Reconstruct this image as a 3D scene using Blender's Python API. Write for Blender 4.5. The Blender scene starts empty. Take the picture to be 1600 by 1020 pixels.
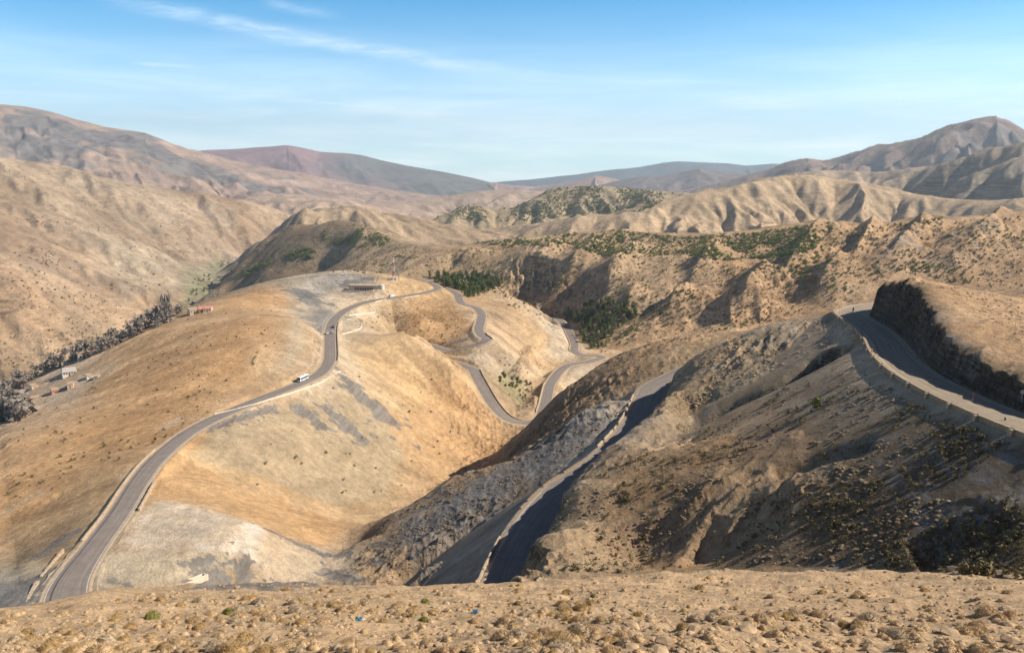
import bpy, bmesh, math, random, os
import numpy as np
from mathutils import Vector

LOD = float(os.environ.get('LOD', '1.0'))       # terrain density, 1.0 = full
rng = np.random.default_rng(7)
random.seed(7)
SC = bpy.context.scene
COL = SC.collection
R = math.radians

# ------------------------------------------------------------------ camera
F_PX, CX, CY, PITCH = 1244.0, 800.0, 510.0, R(11.14)
cam_d = bpy.data.cameras.new('camera')
cam_d.sensor_width = 36.0
cam_d.lens = 36.0 * F_PX / 1600.0
cam_d.clip_start = 0.1
cam_d.clip_end = 200000.0
cam = bpy.data.objects.new('camera', cam_d)
COL.objects.link(cam)
cam.location = (0, 0, 0)
cam.rotation_euler = (math.pi / 2 - PITCH, 0, 0)
SC.camera = cam

# ------------------------------------------------------------------ sun and sky
SUN_EL, SUN_AZ = R(38.0), R(90.0)               # azimuth measured from +Y (view axis) towards +X
sun_dir = Vector((math.cos(SUN_EL) * math.sin(SUN_AZ), math.cos(SUN_EL) * math.cos(SUN_AZ), math.sin(SUN_EL)))
sl = bpy.data.lights.new('sun', 'SUN')
sl.energy = 5.0
sl.angle = R(0.5)
sl.color = (1.0, 0.885, 0.735)
so = bpy.data.objects.new('sun', sl)
COL.objects.link(so)
so.rotation_euler = sun_dir.to_track_quat('Z', 'Y').to_euler()

W = bpy.data.worlds.new('World')
SC.world = W
W.use_nodes = True
SKY_STRENGTH = 0.075


def build_world():
    nt = W.node_tree
    N, L = nt.nodes, nt.links
    N.clear()
    out = N.new('ShaderNodeOutputWorld')
    bg = N.new('ShaderNodeBackground')
    sky = N.new('ShaderNodeTexSky')
    sky.sky_type = 'NISHITA'
    sky.sun_disc = False
    sky.sun_elevation = SUN_EL
    sky.sun_rotation = SUN_AZ
    sky.altitude = 2000
    sky.air_density = 1.0
    sky.dust_density = 0.4
    sky.ozone_density = 2.5
    bg.inputs['Strength'].default_value = SKY_STRENGTH
    L.new(bg.outputs[0], out.inputs[0])
    tc = N.new('ShaderNodeTexCoord')
    sep = N.new('ShaderNodeSeparateXYZ')
    L.new(tc.outputs['Generated'], sep.inputs[0])

    def math_(op, a, b=None, clamp=False):
        n = N.new('ShaderNodeMath'); n.operation = op; n.use_clamp = clamp
        for i, x in enumerate((a, b)):
            if x is None: continue
            if isinstance(x, (int, float)): n.inputs[i].default_value = x
            else: L.new(x, n.inputs[i])
        return n.outputs[0]

    def ramp(v, a, b, c=0.0, d=1.0):
        n = N.new('ShaderNodeMapRange'); n.interpolation_type = 'SMOOTHSTEP'
        L.new(v, n.inputs[0])
        for i, x in enumerate((a, b, c, d)): n.inputs[i + 1].default_value = x
        return n.outputs[0]
    el = math_('ARCSINE', sep.outputs['Z'])                       # elevation, radians
    az = math_('ARCTAN2', sep.outputs['X'], sep.outputs['Y'])     # azimuth from the view axis
    cmb = N.new('ShaderNodeCombineXYZ')
    L.new(az, cmb.inputs[0]); L.new(el, cmb.inputs[1])

    def noise(scale, stretch, detail=5, rough=0.55, warp=0.0, loc=(0, 0, 0), rot=0.0):
        m = N.new('ShaderNodeMapping')
        m.inputs['Location'].default_value = loc
        m.inputs['Rotation'].default_value = (0, 0, rot)
        m.inputs['Scale'].default_value = (scale, scale * stretch, 1)
        L.new(cmb.outputs[0], m.inputs[0])
        n = N.new('ShaderNodeTexNoise')
        n.inputs['Scale'].default_value = 1.0
        n.inputs['Detail'].default_value = detail
        n.inputs['Roughness'].default_value = rough
        n.inputs['Distortion'].default_value = warp
        L.new(m.outputs[0], n.inputs['Vector'])
        return n.outputs['Fac']

    def streak(a0, e0, a1, e1, width, amount, grain, rag=0.012):
        """a contrail drawn out along a line of the sky, ragged by noise; angles in radians"""
        dx, dy = a1 - a0, e1 - e0
        ln = math.hypot(dx, dy)
        ux, uy = dx / ln, dy / ln
        ax = math_('SUBTRACT', az, a0); ey = math_('SUBTRACT', el, e0)
        t = math_('ADD', math_('MULTIPLY', ax, ux), math_('MULTIPLY', ey, uy))
        d = math_('ADD', math_('MULTIPLY', ax, -uy), math_('MULTIPLY', ey, ux))
        n1 = noise(9, 2.5, 4, 0.6, 0.6, (a0 * 9, e0 * 31, 0), math.atan2(uy, ux))
        d = math_('ADD', d, math_('MULTIPLY', math_('SUBTRACT', n1, 0.5), rag))
        w = math_('ABSOLUTE', math_('DIVIDE', d, width))
        prof = math_('POWER', ramp(w, 0.0, 1.0, 1.0, 0.0), 1.3)
        ends = math_('MULTIPLY', ramp(t, -0.05 * ln, 0.25 * ln), ramp(t, 0.6 * ln, 1.02 * ln, 1.0, 0.0))
        g = noise(grain, 6.0, 6, 0.65, 0.8, (e0 * 77, a0 * 13, 0), math.atan2(uy, ux))
        g = ramp(g, 0.30, 0.72, 0.25, 1.0)
        return math_('MULTIPLY', math_('MULTIPLY', math_('MULTIPLY', prof, ends), g), amount, True)

    def A(u): return math.atan2(u - CX, F_PX)

    def E(u, v):
        t = (v - CY) / F_PX
        return math.atan2(-math.sin(PITCH) - t * math.cos(PITCH), math.hypot((u - CX) / F_PX, math.cos(PITCH) - t * math.sin(PITCH)))

    def seg(u0, v0, u1, v1, *rest): return streak(A(u0), E(u0, v0), A(u1), E(u1, v1), *rest)
    layers = [
        seg(170, -8, 900, 128, 0.015, 0.42, 26, 0.014),
        seg(230, 100, 350, 107, 0.0045, 0.32, 26, 0.003),
        seg(390, 148, 760, 184, 0.0045, 0.5, 26, 0.004),
        seg(520, 172, 760, 182, 0.0045, 0.6, 20, 0.003),
        seg(-20, 142, 200, 154, 0.004, 0.38, 26, 0.003),
        seg(430, 5, 560, 30, 0.010, 0.25, 20, 0.010),
        seg(1080, 152, 1290, 170, 0.016, 0.35, 14, 0.014),
        seg(800, 195, 1250, 215, 0.010, 0.5, 14, 0.010),
        seg(170, 175, 420, 195, 0.010, 0.45, 14, 0.010),
    ]
    cov = layers[0]
    for x in layers[1:]: cov = math_('ADD', cov, x, True)
    zen_f = ramp(el, 0.19, 0.42, 0.0, 1.0)
    zm = N.new('ShaderNodeMixRGB'); zm.inputs[1].default_value = (1, 1, 1, 1); zm.inputs[2].default_value = (0.04, 0.10, 0.21, 1)
    L.new(zen_f, zm.inputs[0]); zen = zm.outputs[0]
    # thin milky veil that thickens towards the horizon, broken into flat bands
    veil = ramp(el, -0.01, 0.215, 1.0, 0.0)
    bands = ramp(noise(3.0, 9.0, 5, 0.6, 0.5), 0.35, 0.75, 0.6, 1.0)
    veil = math_('MULTIPLY', math_('POWER', veil, 1.25), bands)
    veil = math_('MULTIPLY', veil, 0.80, True)
    # sky tint (clear mountain air: a more saturated blue than the model's)
    tint = N.new('ShaderNodeMixRGB'); tint.blend_type = 'MULTIPLY'; tint.inputs[0].default_value = 1.0
    tint.inputs[2].default_value = (0.17, 1.26, 1.62, 1)
    L.new(sky.outputs[0], tint.inputs[1])
    zg = N.new('ShaderNodeMixRGB'); zg.blend_type = 'MULTIPLY'; zg.inputs[0].default_value = 1.0
    L.new(tint.outputs[0], zg.inputs[1]); L.new(zen, zg.inputs[2])
    m1 = N.new('ShaderNodeMixRGB')
    m1.inputs[2].default_value = (20.0, 20.2, 19.8, 1)
    L.new(veil, m1.inputs[0]); L.new(zg.outputs[0], m1.inputs[1])
    m2 = N.new('ShaderNodeMixRGB')
    m2.inputs[2].default_value = (12.5, 13.6, 14.0, 1)
    L.new(cov, m2.inputs[0]); L.new(m1.outputs[0], m2.inputs[1])
    L.new(m2.outputs[0], bg.inputs['Color'])


build_world()

SC.view_settings.view_transform = 'Standard'
SC.view_settings.look = 'None'
SC.view_settings.gamma = 1.0
SC.view_settings.use_curve_mapping = False
SC.view_settings.exposure = 0.62
SC.cycles.max_bounces = 6
SC.cycles.diffuse_bounces = 2
SC.cycles.volume_bounces = 0
SC.cycles.use_denoising = True

# ------------------------------------------------------------------ survey helpers: sight lines to world points
SP, CP = math.sin(PITCH), math.cos(PITCH)


def ray(u, v):
    t = (v - CY) / F_PX
    return np.array([(u - CX) / F_PX, CP - t * SP, -SP - t * CP])


def pz(u, v, z):
    d = ray(u, v); return d * (z / d[2])


def ps(u, v, s, dz=0.0):
    return ray(u, v) * s + np.array([0, 0, dz])


def pr(u, v, rr, dz=0.0):
    d = ray(u, v); return d * (rr / math.hypot(d[0], d[1])) + np.array([0, 0, dz])


def dense(pts, step):
    """resample a polyline (Catmull-Rom smoothed) roughly every step metres"""
    p = np.asarray(pts, float)
    if len(p) < 2: return p
    q = np.vstack([2 * p[0] - p[1], p, 2 * p[-1] - p[-2]])
    out = []
    for i in range(1, len(q) - 2):
        a, b, c, d = q[i - 1], q[i], q[i + 1], q[i + 2]
        n = max(1, int(np.linalg.norm(c - b) / step))
        t = (np.arange(n) / n)[:, None]
        # centripetal-ish: limit the tangents so that uneven points do not overshoot
        lb = np.linalg.norm(c - b)
        m1 = (c - a) / max(1e-6, np.linalg.norm(b - a) + lb) * lb
        m2 = (d - b) / max(1e-6, np.linalg.norm(d - c) + lb) * lb
        h = (2 * t**3 - 3 * t**2 + 1) * b + (t**3 - 2 * t**2 + t) * m1 + (-2 * t**3 + 3 * t**2) * c + (t**3 - t**2) * m2
        out.append(h)
    out.append(p[-1:])
    return np.vstack(out)


# ------------------------------------------------------------------ roads (centre lines in metres)
def zpts(L): return [pz(*a) for a in L]


ROAD_A = [(-12, 150, -89.6), (-22, 136, -91), (-42, 128, -93), (-66, 131, -96), (-88, 146, -98.5)] + zpts([
    (103, 942, -100), (112, 905, -100.3), (150, 850, -101), (187, 800, -101.6), (215, 755, -102.4), (242, 720, -103),
    (288, 680, -104.6), (322, 660, -105.2), (366, 640, -106), (420, 618, -107), (468, 599, -107.8), (500, 583, -108),
    (514, 565, -108), (516, 545, -108), (516, 520, -108), (520, 503, -108), (532, 490, -108), (551, 479, -108),
    (580, 470, -108), (612, 465, -108), (642, 461, -108.5), (672, 455, -109.5), (684, 450, -110.5), (676, 444, -112)]) + \
    [(-95, 830, -115), (-75, 860, -117), (-40, 850, -118)]
ROAD_B = [(-75, 800, -115.5), (-55, 765, -117)] + zpts([(722, 474, -119), (742, 480, -120.5), (752, 490, -121.5), (751, 502, -122.5),
    (748, 515, -124), (753, 524, -125), (760, 530, -126), (748, 537, -128), (722, 543, -131), (700, 547, -134)]) + \
    [(-66, 608, -134.3), (-80, 611, -134.8), (-86, 601, -135.2), (-76, 588, -135.7), (-54, 570, -136.2)] + zpts([(737, 576, -136.5), (745, 588, -138.5), (755, 606, -142.5), (768, 628, -147.5),
    (785, 648, -152.5), (803, 658, -155), (822, 660, -156), (842, 655, -156), (850, 638, -155.5), (855, 618, -155), (861, 598, -155.5)]) + \
    [(45, 632, -157), (66, 656, -159)] + zpts([(940, 557, -162), (912, 555, -163), (898, 549, -163.5), (898, 538, -164), (892, 524, -165), (886, 512, -165.5),
    (878, 503, -166), (868, 497, -167)]) + [(30, 930, -169), (10, 990, -171)]
ROAD_C = [(-12, 150, -89.6)] + zpts([(780, 922, -89.5), (797, 890, -89.2), (810, 860, -88.8), (826, 830, -88.3), (846, 800, -87.7), (866, 777, -87.2),
    (890, 756, -86.6), (922, 736, -86.0), (956, 708, -85.4), (988, 672, -84.8), (1004, 645, -84.4), (1014, 620, -84), (1022, 606, -83.5)]) + \
    [(66, 312, -82), (80, 322, -79), (100, 326, -73), (124, 322, -66), (144, 310, -59)]
ROAD_D = [(150, 292, -50), (140, 289, -48.5)] + zpts([(1366, 477, -48), (1342, 482, -47.6), (1330, 490, -47.5), (1345, 502, -47.2), (1368, 517, -46.8), (1385, 535, -46.2),
    (1398, 556, -45.5), (1425, 580, -45), (1470, 606, -44.2), (1530, 634, -43.2), (1600, 662, -42)]) + [(87, 108, -40.5), (86, 85, -38.5), (84, 60, -36), (80, 30, -33)]
# name, points, half width, cut slope, fill slope, shoulder
ROADS = {
    'A': (ROAD_A, 3.6, 1.25, 0.75, 1.6),
    'B': (ROAD_B, 3.7, 0.9, 0.7, 1.6),
    'C': (ROAD_C, 5.3, 3.2, 0.8, 0.8),
    'D': (ROAD_D, 4.6, 4.0, 0.58, 1.0),
}
ROADLINES = {k: dense(v[0], 1.5) for k, v in ROADS.items()}


def widen(k, pl):
    """extra width of the ridge road round its first bend"""
    if k != 'A': return np.ones(len(pl))
    t = np.clip((pl[:, 1] - 165) / 42, 0, 1)
    return 1 + 0.42 * (1 - t * t * (3 - 2 * t))



# ------------------------------------------------------------------ survey points of the terrain
CTRL = []        # x, y, z, softness


def add(p, c=None):
    r = math.hypot(p[0], p[1])
    CTRL.append((p[0], p[1], p[2], 1.0 + 0.012 * r))


def line(pts, step=None, c=None):
    p = np.asarray(pts, float)
    if step: p = dense(p, step)
    for q in p: add(q, c)


# viewpoint slope
for x in (-45, -30, -15, 0, 15, 30, 45):
    for y in (-25, -12, 0, 8, 16):
        add((x, y, -2.2 - 0.5 * y + x * 0.015))
EDGE = [(-250, 985), (-100, 965), (0, 952), (100, 940), (180, 925), (300, 913), (420, 905), (520, 911), (650, 916), (780, 912), (900, 904), (1000, 893), (1120, 884), (1250, 884),
        (1400, 889), (1500, 893), (1600, 905), (1750, 915)]
SE = []
for u, v in EDGE:
    d = ray(u, v)
    se = min(44, 2.2 / (-d[2] - 0.5 * d[1] + 0.015 * d[0]))       # where the slope of the viewpoint breaks over
    add(ps(u, v, se, -0.02))
    SE.append((math.atan2(d[0], d[1]), se * math.hypot(d[0], d[1])))
    k = 1.0 if u < 950 else 1.5
    add(ps(u, v, se + 15, -1.6), 4); add(ps(u, v, se + 34, -4.5 * k), 6)
    if u < 880: add(ps(u, v, 110, -6.5), 8)
    else: add(ps(u, v, 98, -6.0), 6)
# road beds
for k in ROADLINES:
    pts = ROADLINES[k]
    seg = np.r_[0, np.cumsum(np.linalg.norm(np.diff(pts[:, :2], axis=0), axis=1))]
    for s in np.arange(0, seg[-1], 16 if k in 'CD' else 26):
        i = int(np.searchsorted(seg, s)); add(pts[i], 4)
# shelf and spoil pad by the first bend
line(zpts([(165, 880, -100.8), (230, 850, -101.5), (300, 820, -102.5), (370, 820, -104), (250, 800, -102.5), (300, 870, -103), (400, 850, -106), (330, 905, -107), (450, 880, -112), (430, 905, -113), (500, 890, -118)]))
line(zpts([(290, 745, -106.5), (300, 710, -105.8), (400, 680, -110), (420, 740, -119), (500, 800, -131), (400, 800, -111), (470, 830, -119)]))
# gully between the two ridges
line(zpts([(548, 858, -123), (600, 822, -137), (680, 775, -150), (765, 716, -158), (800, 682, -159.5)]), 30)
line(zpts([(815, 638, -160), (826, 612, -163), (838, 595, -166), (872, 574, -170), (905, 563, -170)]), 25)
# left ridge: top and its brow above the far valley
line(zpts([(0, 662, -130), (61, 640, -128), (113, 608, -122), (150, 588, -119), (190, 560, -114), (235, 513, -103), (306, 494, -99), (360, 475, -96), (420, 447, -95), (470, 430, -95),
           (540, 421, -95)]), 30)
line([pz(-120, 700, -128), pz(-300, 760, -126)])
line(zpts([(590, 432, -96), (625, 434, -97), (650, 440, -101), (690, 446, -109.5)]))
line(zpts([(435, 500, -93.5), (400, 540, -95.5), (330, 560, -99), (300, 600, -103), (200, 640, -110), (120, 720, -113), (60, 800, -112), (20, 860, -111), (-40, 900, -110), (380, 555, -98), (400, 575, -101.5)]))
line(zpts([(457, 497, -95.5), (464, 530, -98), (455, 552, -100.5), (428, 577, -103), (402, 592, -104.8)]), 6)
line(zpts([(560, 463, -107.2), (530, 463, -107), (600, 452, -101), (500, 462, -101)]))
for u, v in ((380, 475), (470, 430), (540, 421), (610, 434), (660, 443)):
    add(ps(u, v, 880, -8), 12); add(ps(u, v, 1000, -26), 15)
# its right flank
line(zpts([(585, 500, -112), (620, 522, -114), (650, 600, -134), (700, 640, -146), (600, 600, -124), (560, 560, -114.5), (640, 700, -143)]))
line([ps(640, 508, 556), ps(660, 525, 551), ps(690, 549, 545), ps(714, 564, 539), ps(731, 577, 535)], 10)
line([(-92, 622, -137), (-112, 640, -128)])
line([ps(640, 495, 650), ps(672, 517, 645), ps(690, 490, 672), ps(715, 520, 640), ps(650, 480, 680)])
line(zpts([(790, 500, -128), (830, 510, -140), (870, 560, -164), (820, 480, -134), (850, 520, -152)]))
line([ps(760, 560, 572), ps(800, 548, 608), ps(795, 590, 562), ps(780, 575, 570), ps(830, 575, 640)])
# slate ridge below the middle road
line(zpts([(953, 626, -84), (893, 660, -90), (838, 693, -96), (767, 732, -104), (696, 756, -108), (654, 788, -111), (605, 809, -114), (559, 848, -118)]), 14, 3)
line([ps(953, 626, 315, -4), ps(893, 660, 322, -4), ps(838, 693, 330, -5), ps(767, 732, 330, -6), ps(700, 756, 322, -5)], None, 5)
# tan spur behind it
line(zpts([(782, 706, -152), (802, 687, -145), (832, 656, -130), (868, 622, -113), (915, 585, -101), (960, 556, -94), (1010, 537, -89), (1080, 524, -85), (1140, 519, -83)]), 18, 4)
for u, v, s in ((868, 622, 450), (915, 585, 480), (960, 556, 500), (1010, 537, 500), (1080, 524, 510), (1140, 519, 510)):
    add(ps(u, v, s, -12), 10); add(ps(u, v, s + 90, -34), 14)
# spur from the upper bend and the slope above the middle road
line(zpts([(1052, 598, -72), (1075, 574, -67.5), (1120, 543, -62.5), (1190, 510, -54), (1250, 498, -51.5), (1290, 492, -49.5)]), 16, 3)
for u, v in ((1075, 575), (1120, 548), (1190, 514), (1250, 503)): add(ps(u, v, 335, -4), 6)
line(zpts([(1080, 650, -74), (1150, 620, -67), (1250, 580, -58), (1180, 640, -66), (1014, 700, -74), (1280, 640, -55), (1400, 640, -49), (1500, 672, -46)]))
line(zpts([(1036, 668, -72.5), (938, 747, -73), (890, 770, -73.5), (853, 830, -73.5), (840, 885, -72.5), (1000, 800, -71), (1100, 760, -64), (1300, 760, -56), (1450, 760, -50), (1000, 870, -75), (1150, 850, -67), (1300, 850, -60), (1450, 850, -53.5), (1560, 800, -47)]))
pl_ = ROADLINES['C']
t_ = np.gradient(pl_[:, :2], axis=0); t_ /= np.linalg.norm(t_, axis=1)[:, None]
for i in range(0, len(pl_), 5):
    if 158 < pl_[i, 1] < 292 and pl_[i, 0] < 56: add((pl_[i, 0] + t_[i, 1] * 13.5, pl_[i, 1] - t_[i, 0] * 13.5, pl_[i, 2] + 14.6))
# hill above the rock cut
line(zpts([(1381, 440, -35.9)]))
pl_ = ROADLINES['D']
t_ = np.gradient(pl_[:, :2], axis=0); t_ /= np.linalg.norm(t_, axis=1)[:, None]
for i in range(0, len(pl_), 4):
    if 95 < pl_[i, 1] < 257 and pl_[i, 0] < 118:
        top = np.interp(pl_[i, 1], [95, 130, 150, 184, 205, 225, 243, 258], [-37.4, -37.6, -37.3, -35.9, -33.8, -31.8, -32.4, -36])
        for o_, dz_ in ((8.6, -0.6), (13, -0.2)): add((pl_[i, 0] - t_[i, 1] * o_, pl_[i, 1] + t_[i, 0] * o_, top + dz_))
line([(125, 184, -36), (121, 206, -34.4), (129, 228, -33.6), (126, 160, -37), (140, 192, -38), (132, 140, -38), (152, 162, -39)])
line([ps(1440, 437, 262, -1), ps(1500, 448, 265, -1.5), ps(1560, 462, 245, -0.5), ps(1640, 480, 240)], None, 6)
line([ps(1440, 437, 330, -8), ps(1560, 462, 330, -8), ps(1700, 480, 330, -8)], None, 8)
line([(175, 300, -56), (240, 320, -52), (110, 60, -27), (122, 100, -29)])
# far valley on the left
line([(-835, 300, -338), (-765, 600, -337), (-765, 900, -336), (-765, 1140, -335), (-765, 1430, -333), (-765, 1860, -331), (-830, 2120, -330), (-900, 2360, -330), (-960, 2600, -331), (-940, 2850, -332), (-860, 3100, -332), (-760, 3500, -333)], 120)
line([(-520, 350, -235), (-500, 600, -225), (-480, 800, -215), (-470, 1000, -225), (-480, 1250, -250), (-640, 700, -305), (-640, 1000, -310), (-650, 1300, -315)])
line([pz(130, 592, -290), pz(40, 637, -296), pz(95, 610, -290), pz(150, 575, -288)])
L0C = [(-260, 205, 3300), (-100, 225, 3300), (0, 246, 3300), (120, 268, 3400), (250, 292, 3500), (350, 308, 3600), (420, 322, 3700), (520, 346, 3800), (600, 366, 3900)]
line([pr(*a) for a in L0C], 160, 40)
for u, v, rr in L0C: add(pr(u, v, rr + 900, -190), 60)
line([pr(0, 400, 2050), pr(100, 430, 2150), pr(150, 380, 2500), pr(250, 400, 2600), pr(0, 330, 2600), pr(120, 330, 2900), pr(0, 480, 1650), pr(60, 520, 1600), pr(200, 350, 3000), pr(330, 350, 3250)], None, 40)
line([pr(30, 440, 1750), pr(110, 470, 1900), pr(200, 450, 2150)], None, 40)
# scrub hills across the valley
H1 = [(520, 350, 1500), (570, 358, 1450), (610, 374, 1400), (660, 386, 1300), (705, 388, 1250), (760, 378, 1200), (830, 369, 1170), (900, 364, 1150), (960, 358, 1150), (1010, 364, 1120), (1060, 370, 1100),
      (1120, 366, 1100), (1200, 360, 1110), (1260, 350, 1130), (1300, 346, 1150), (1350, 352, 1150), (1400, 347, 1160), (1470, 341, 1170), (1540, 336, 1190), (1600, 332, 1200), (1750, 322, 1250), (1950, 330, 1300)]
line([pr(*a) for a in H1], 45, 12)
for u, v, rr in H1: add(pr(u, v, rr + 330, -75), 25)
line([pr(500, 349, 1560), pr(460, 353, 1950), pr(440, 366, 2250), pr(400, 384, 2700), pr(370, 398, 2900), pr(343, 413, 3000)], 90, 15)
line([pr(470, 385, 1900), pr(430, 400, 2180), pr(400, 412, 2420), pr(380, 428, 2430), pr(352, 436, 2500), pr(400, 435, 2250), pr(440, 420, 2000), pr(480, 410, 1750), pr(440, 380, 2200), pr(400, 398, 2600), pr(365, 415, 2800), pr(520, 400, 1480)], None, 25)
line([pr(700, 470, 930), pr(760, 470, 900), pr(830, 480, 860), pr(560, 440, 1080, -10), pr(640, 440, 1000, -12), pr(900, 490, 850), pr(960, 545, 740), pr(1000, 560, 700), pr(1060, 545, 690, -6), pr(1150, 525, 660, -8), pr(1250, 500, 640, -10),
      pr(1350, 478, 640, -12), pr(1450, 470, 640, -12), pr(1600, 480, 640, -12), pr(1800, 480, 640, -10)], None, 15)
# mid-slope benches and spurs of those hills
line([pr(1290, 365, 1090), pr(1262, 395, 1010), pr(1240, 425, 930), pr(1205, 475, 830), pr(1190, 510, 770)], 25, 6)
line([pr(1110, 390, 1020), pr(1090, 410, 960), pr(1060, 440, 890)], 25, 6)
line([pr(1180, 440, 900), pr(1160, 475, 820), pr(1145, 505, 760)], 25, 6)
line([pr(1000, 395, 1040), pr(960, 430, 940), pr(920, 470, 870)], 30, 8)
line([pr(870, 400, 1060), pr(830, 425, 990), pr(790, 450, 930)], 30, 8)
line([pr(1420, 365, 1100), pr(1380, 400, 1000), pr(1300, 450, 850)], 30, 8)
line([pr(1545, 350, 1120), pr(1500, 390, 990), pr(1440, 425, 880)], 30, 8)
line([pr(1600, 400, 960), pr(1560, 440, 850)], 30, 8)
# ground beyond
for azd in range(-50, 51, 10):
    a = R(azd)
    for rr, z in ((1750, -205), (2200, -235), (3000, -270), (5200, -310)):
        if azd < -2 and rr < 5000: continue
        if azd > 5 or rr > 2500: add((rr * math.sin(a), rr * math.cos(a), z), 80)
for azd in (-60, -50, 50, 60, 75, -75):
    a = R(azd)
    for rr, z in ((60, -2.2 - 30 * math.cos(a)), (140, -75 if azd < 0 else -25), (400, -130 if azd < 0 else -60)):
        add((rr * math.sin(a), rr * math.cos(a), z), 10)

CT = np.array(CTRL)
# drop near duplicates
keep = []
for i, p in enumerate(CT):
    ok = True
    for j in keep:
        if (CT[j, 0] - p[0])**2 + (CT[j, 1] - p[1])**2 < (1.5 + 0.006 * math.hypot(p[0], p[1]))**2: ok = False; break
    if ok: keep.append(i)
CT = CT[keep]


def rbf_fit(ct):
    n = len(ct)
    d2 = (ct[:, None, 0] - ct[None, :, 0])**2 + (ct[:, None, 1] - ct[None, :, 1])**2
    phi = -np.sqrt(d2 + ct[None, :, 3]**2)
    P = np.c_[np.ones(n), ct[:, 0] / 1000, ct[:, 1] / 1000]
    M = np.zeros((n + 3, n + 3))
    M[:n, :n] = phi; M[:n, n:] = P; M[n:, :n] = P.T
    M[:n, :n] += np.eye(n) * 1e-3
    return np.linalg.solve(M, np.r_[ct[:, 2], 0, 0, 0])


RB = rbf_fit(CT)


def rbf_eval(x, y):
    out = np.empty(x.size); xf, yf = x.ravel(), y.ravel(); n = len(CT)
    for s in range(0, x.size, 20000):
        e = min(x.size, s + 20000)
        d2 = (xf[s:e, None] - CT[None, :, 0])**2 + (yf[s:e, None] - CT[None, :, 1])**2
        out[s:e] = -np.sqrt(d2 + CT[None, :, 3]**2) @ RB[:n] + RB[n] + RB[n + 1] * xf[s:e] / 1000 + RB[n + 2] * yf[s:e] / 1000
    return out.reshape(x.shape)


# ------------------------------------------------------------------ noise
def _h(ix, iy, seed):
    a = (ix.astype(np.int64) * 374761393 + iy.astype(np.int64) * 668265263 + seed * 974634521) & 0xFFFFFFFF
    a = ((a ^ (a >> 13)) * 1274126177) & 0xFFFFFFFF
    a = ((a ^ (a >> 16)) * 2246822519) & 0xFFFFFFFF
    return ((a ^ (a >> 15)) & 0xFFFFFF).astype(np.float32) / np.float32(0xFFFFFF)


def vnoise(x, y, seed=0):
    """gradient noise, about -0.7..0.7"""
    ix, iy = np.floor(x), np.floor(y)
    fx, fy = (x - ix).astype(np.float32), (y - iy).astype(np.float32)
    ux = fx * fx * fx * (fx * (fx * 6 - 15) + 10); uy = fy * fy * fy * (fy * (fy * 6 - 15) + 10)

    def g(dx, dy):
        a = _h(ix + dx, iy + dy, seed) * np.float32(6.2831853)
        return np.cos(a) * (fx - dx) + np.sin(a) * (fy - dy)
    a, b, c, d = g(0, 0), g(1, 0), g(0, 1), g(1, 1)
    return a + (b - a) * ux + (c - a) * uy + (a - b - c + d) * ux * uy


def fbm(x, y, octs=4, seed=0, gain=0.5):
    s = 0; a = 1.0
    for i in range(octs):
        s = s + a * vnoise(x * 2**i + 17.3 * i, y * 2**i - 9.1 * i, seed + i); a *= gain
    return s


def ridged(x, y, octs=4, seed=0, gain=0.5):
    s = 0; a = 1.0; w = 1.0
    for i in range(octs):
        n = 1 - np.abs(vnoise(x * 2**i + 3.7 * i, y * 2**i + 8.3 * i, seed + i)) * 1.8
        n = n * n * w; w = np.clip(n * 1.6, 0, 1); s = s + a * n; a *= gain
    return s


def erosion(x, y, dx, dy, seed):
    """gullies that run down the slope; (dx, dy) is the unit contour direction times sharpness; returns value and gradient"""
    ix, iy = np.floor(x), np.floor(y)
    fx, fy = (x - ix).astype(np.float32), (y - iy).astype(np.float32)
    va = np.zeros(x.shape, np.float32); gx = np.zeros_like(va); gy = np.zeros_like(va); wt = np.zeros_like(va)
    for i in (-1, 0, 1):
        for j in (-1, 0, 1):
            hx = _h(ix + i, iy + j, seed); hy = _h(ix + i, iy + j, seed + 57)
            px = fx - i - hx; py = fy - j - hy
            w = np.exp(-2.4 * (px * px + py * py))
            ph = (px * dx + py * dy) * np.float32(6.2831853)
            va += np.cos(ph) * w; s = -np.sin(ph) * w
            gx += s * dx; gy += s * dy; wt += w
    wt += 1e-4
    return va / wt, gx / wt, gy / wt


def sstep(a, b, x):
    t = np.clip((x - a) / (b - a), 0, 1); return t * t * (3 - 2 * t)


# ------------------------------------------------------------------ terrain grid (polar, denser where the ground is near)
azs = np.unique(np.round(np.concatenate([np.arange(-62, -34, 0.5 / LOD), np.arange(-34, 34.001, 0.062 / LOD), np.arange(34, 62.1, 0.5 / LOD)]), 5))


def rings():
    out = [1.2]
    while out[-1] < 19000:
        r = out[-1]
        if r < 45: k = 0.016
        elif r < 110: k = 0.006
        elif r < 330: k = 0.0026
        elif r < 1000: k = 0.0030
        elif r < 1300: k = 0.0030
        elif r < 4200: k = 0.0036
        elif r < 12000: k = 0.0050
        else: k = 0.006
        out.append(r * (1 + k / LOD))
    return np.array(out)


rs = rings()
NA, NR = len(azs), len(rs)
AZ = np.radians(azs)
Xg = rs[:, None] * np.sin(AZ)[None, :]
Yg = rs[:, None] * np.cos(AZ)[None, :]
Rg = np.repeat(rs[:, None], NA, 1)
Ag = np.repeat(AZ[None, :], NR, 0)
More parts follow.
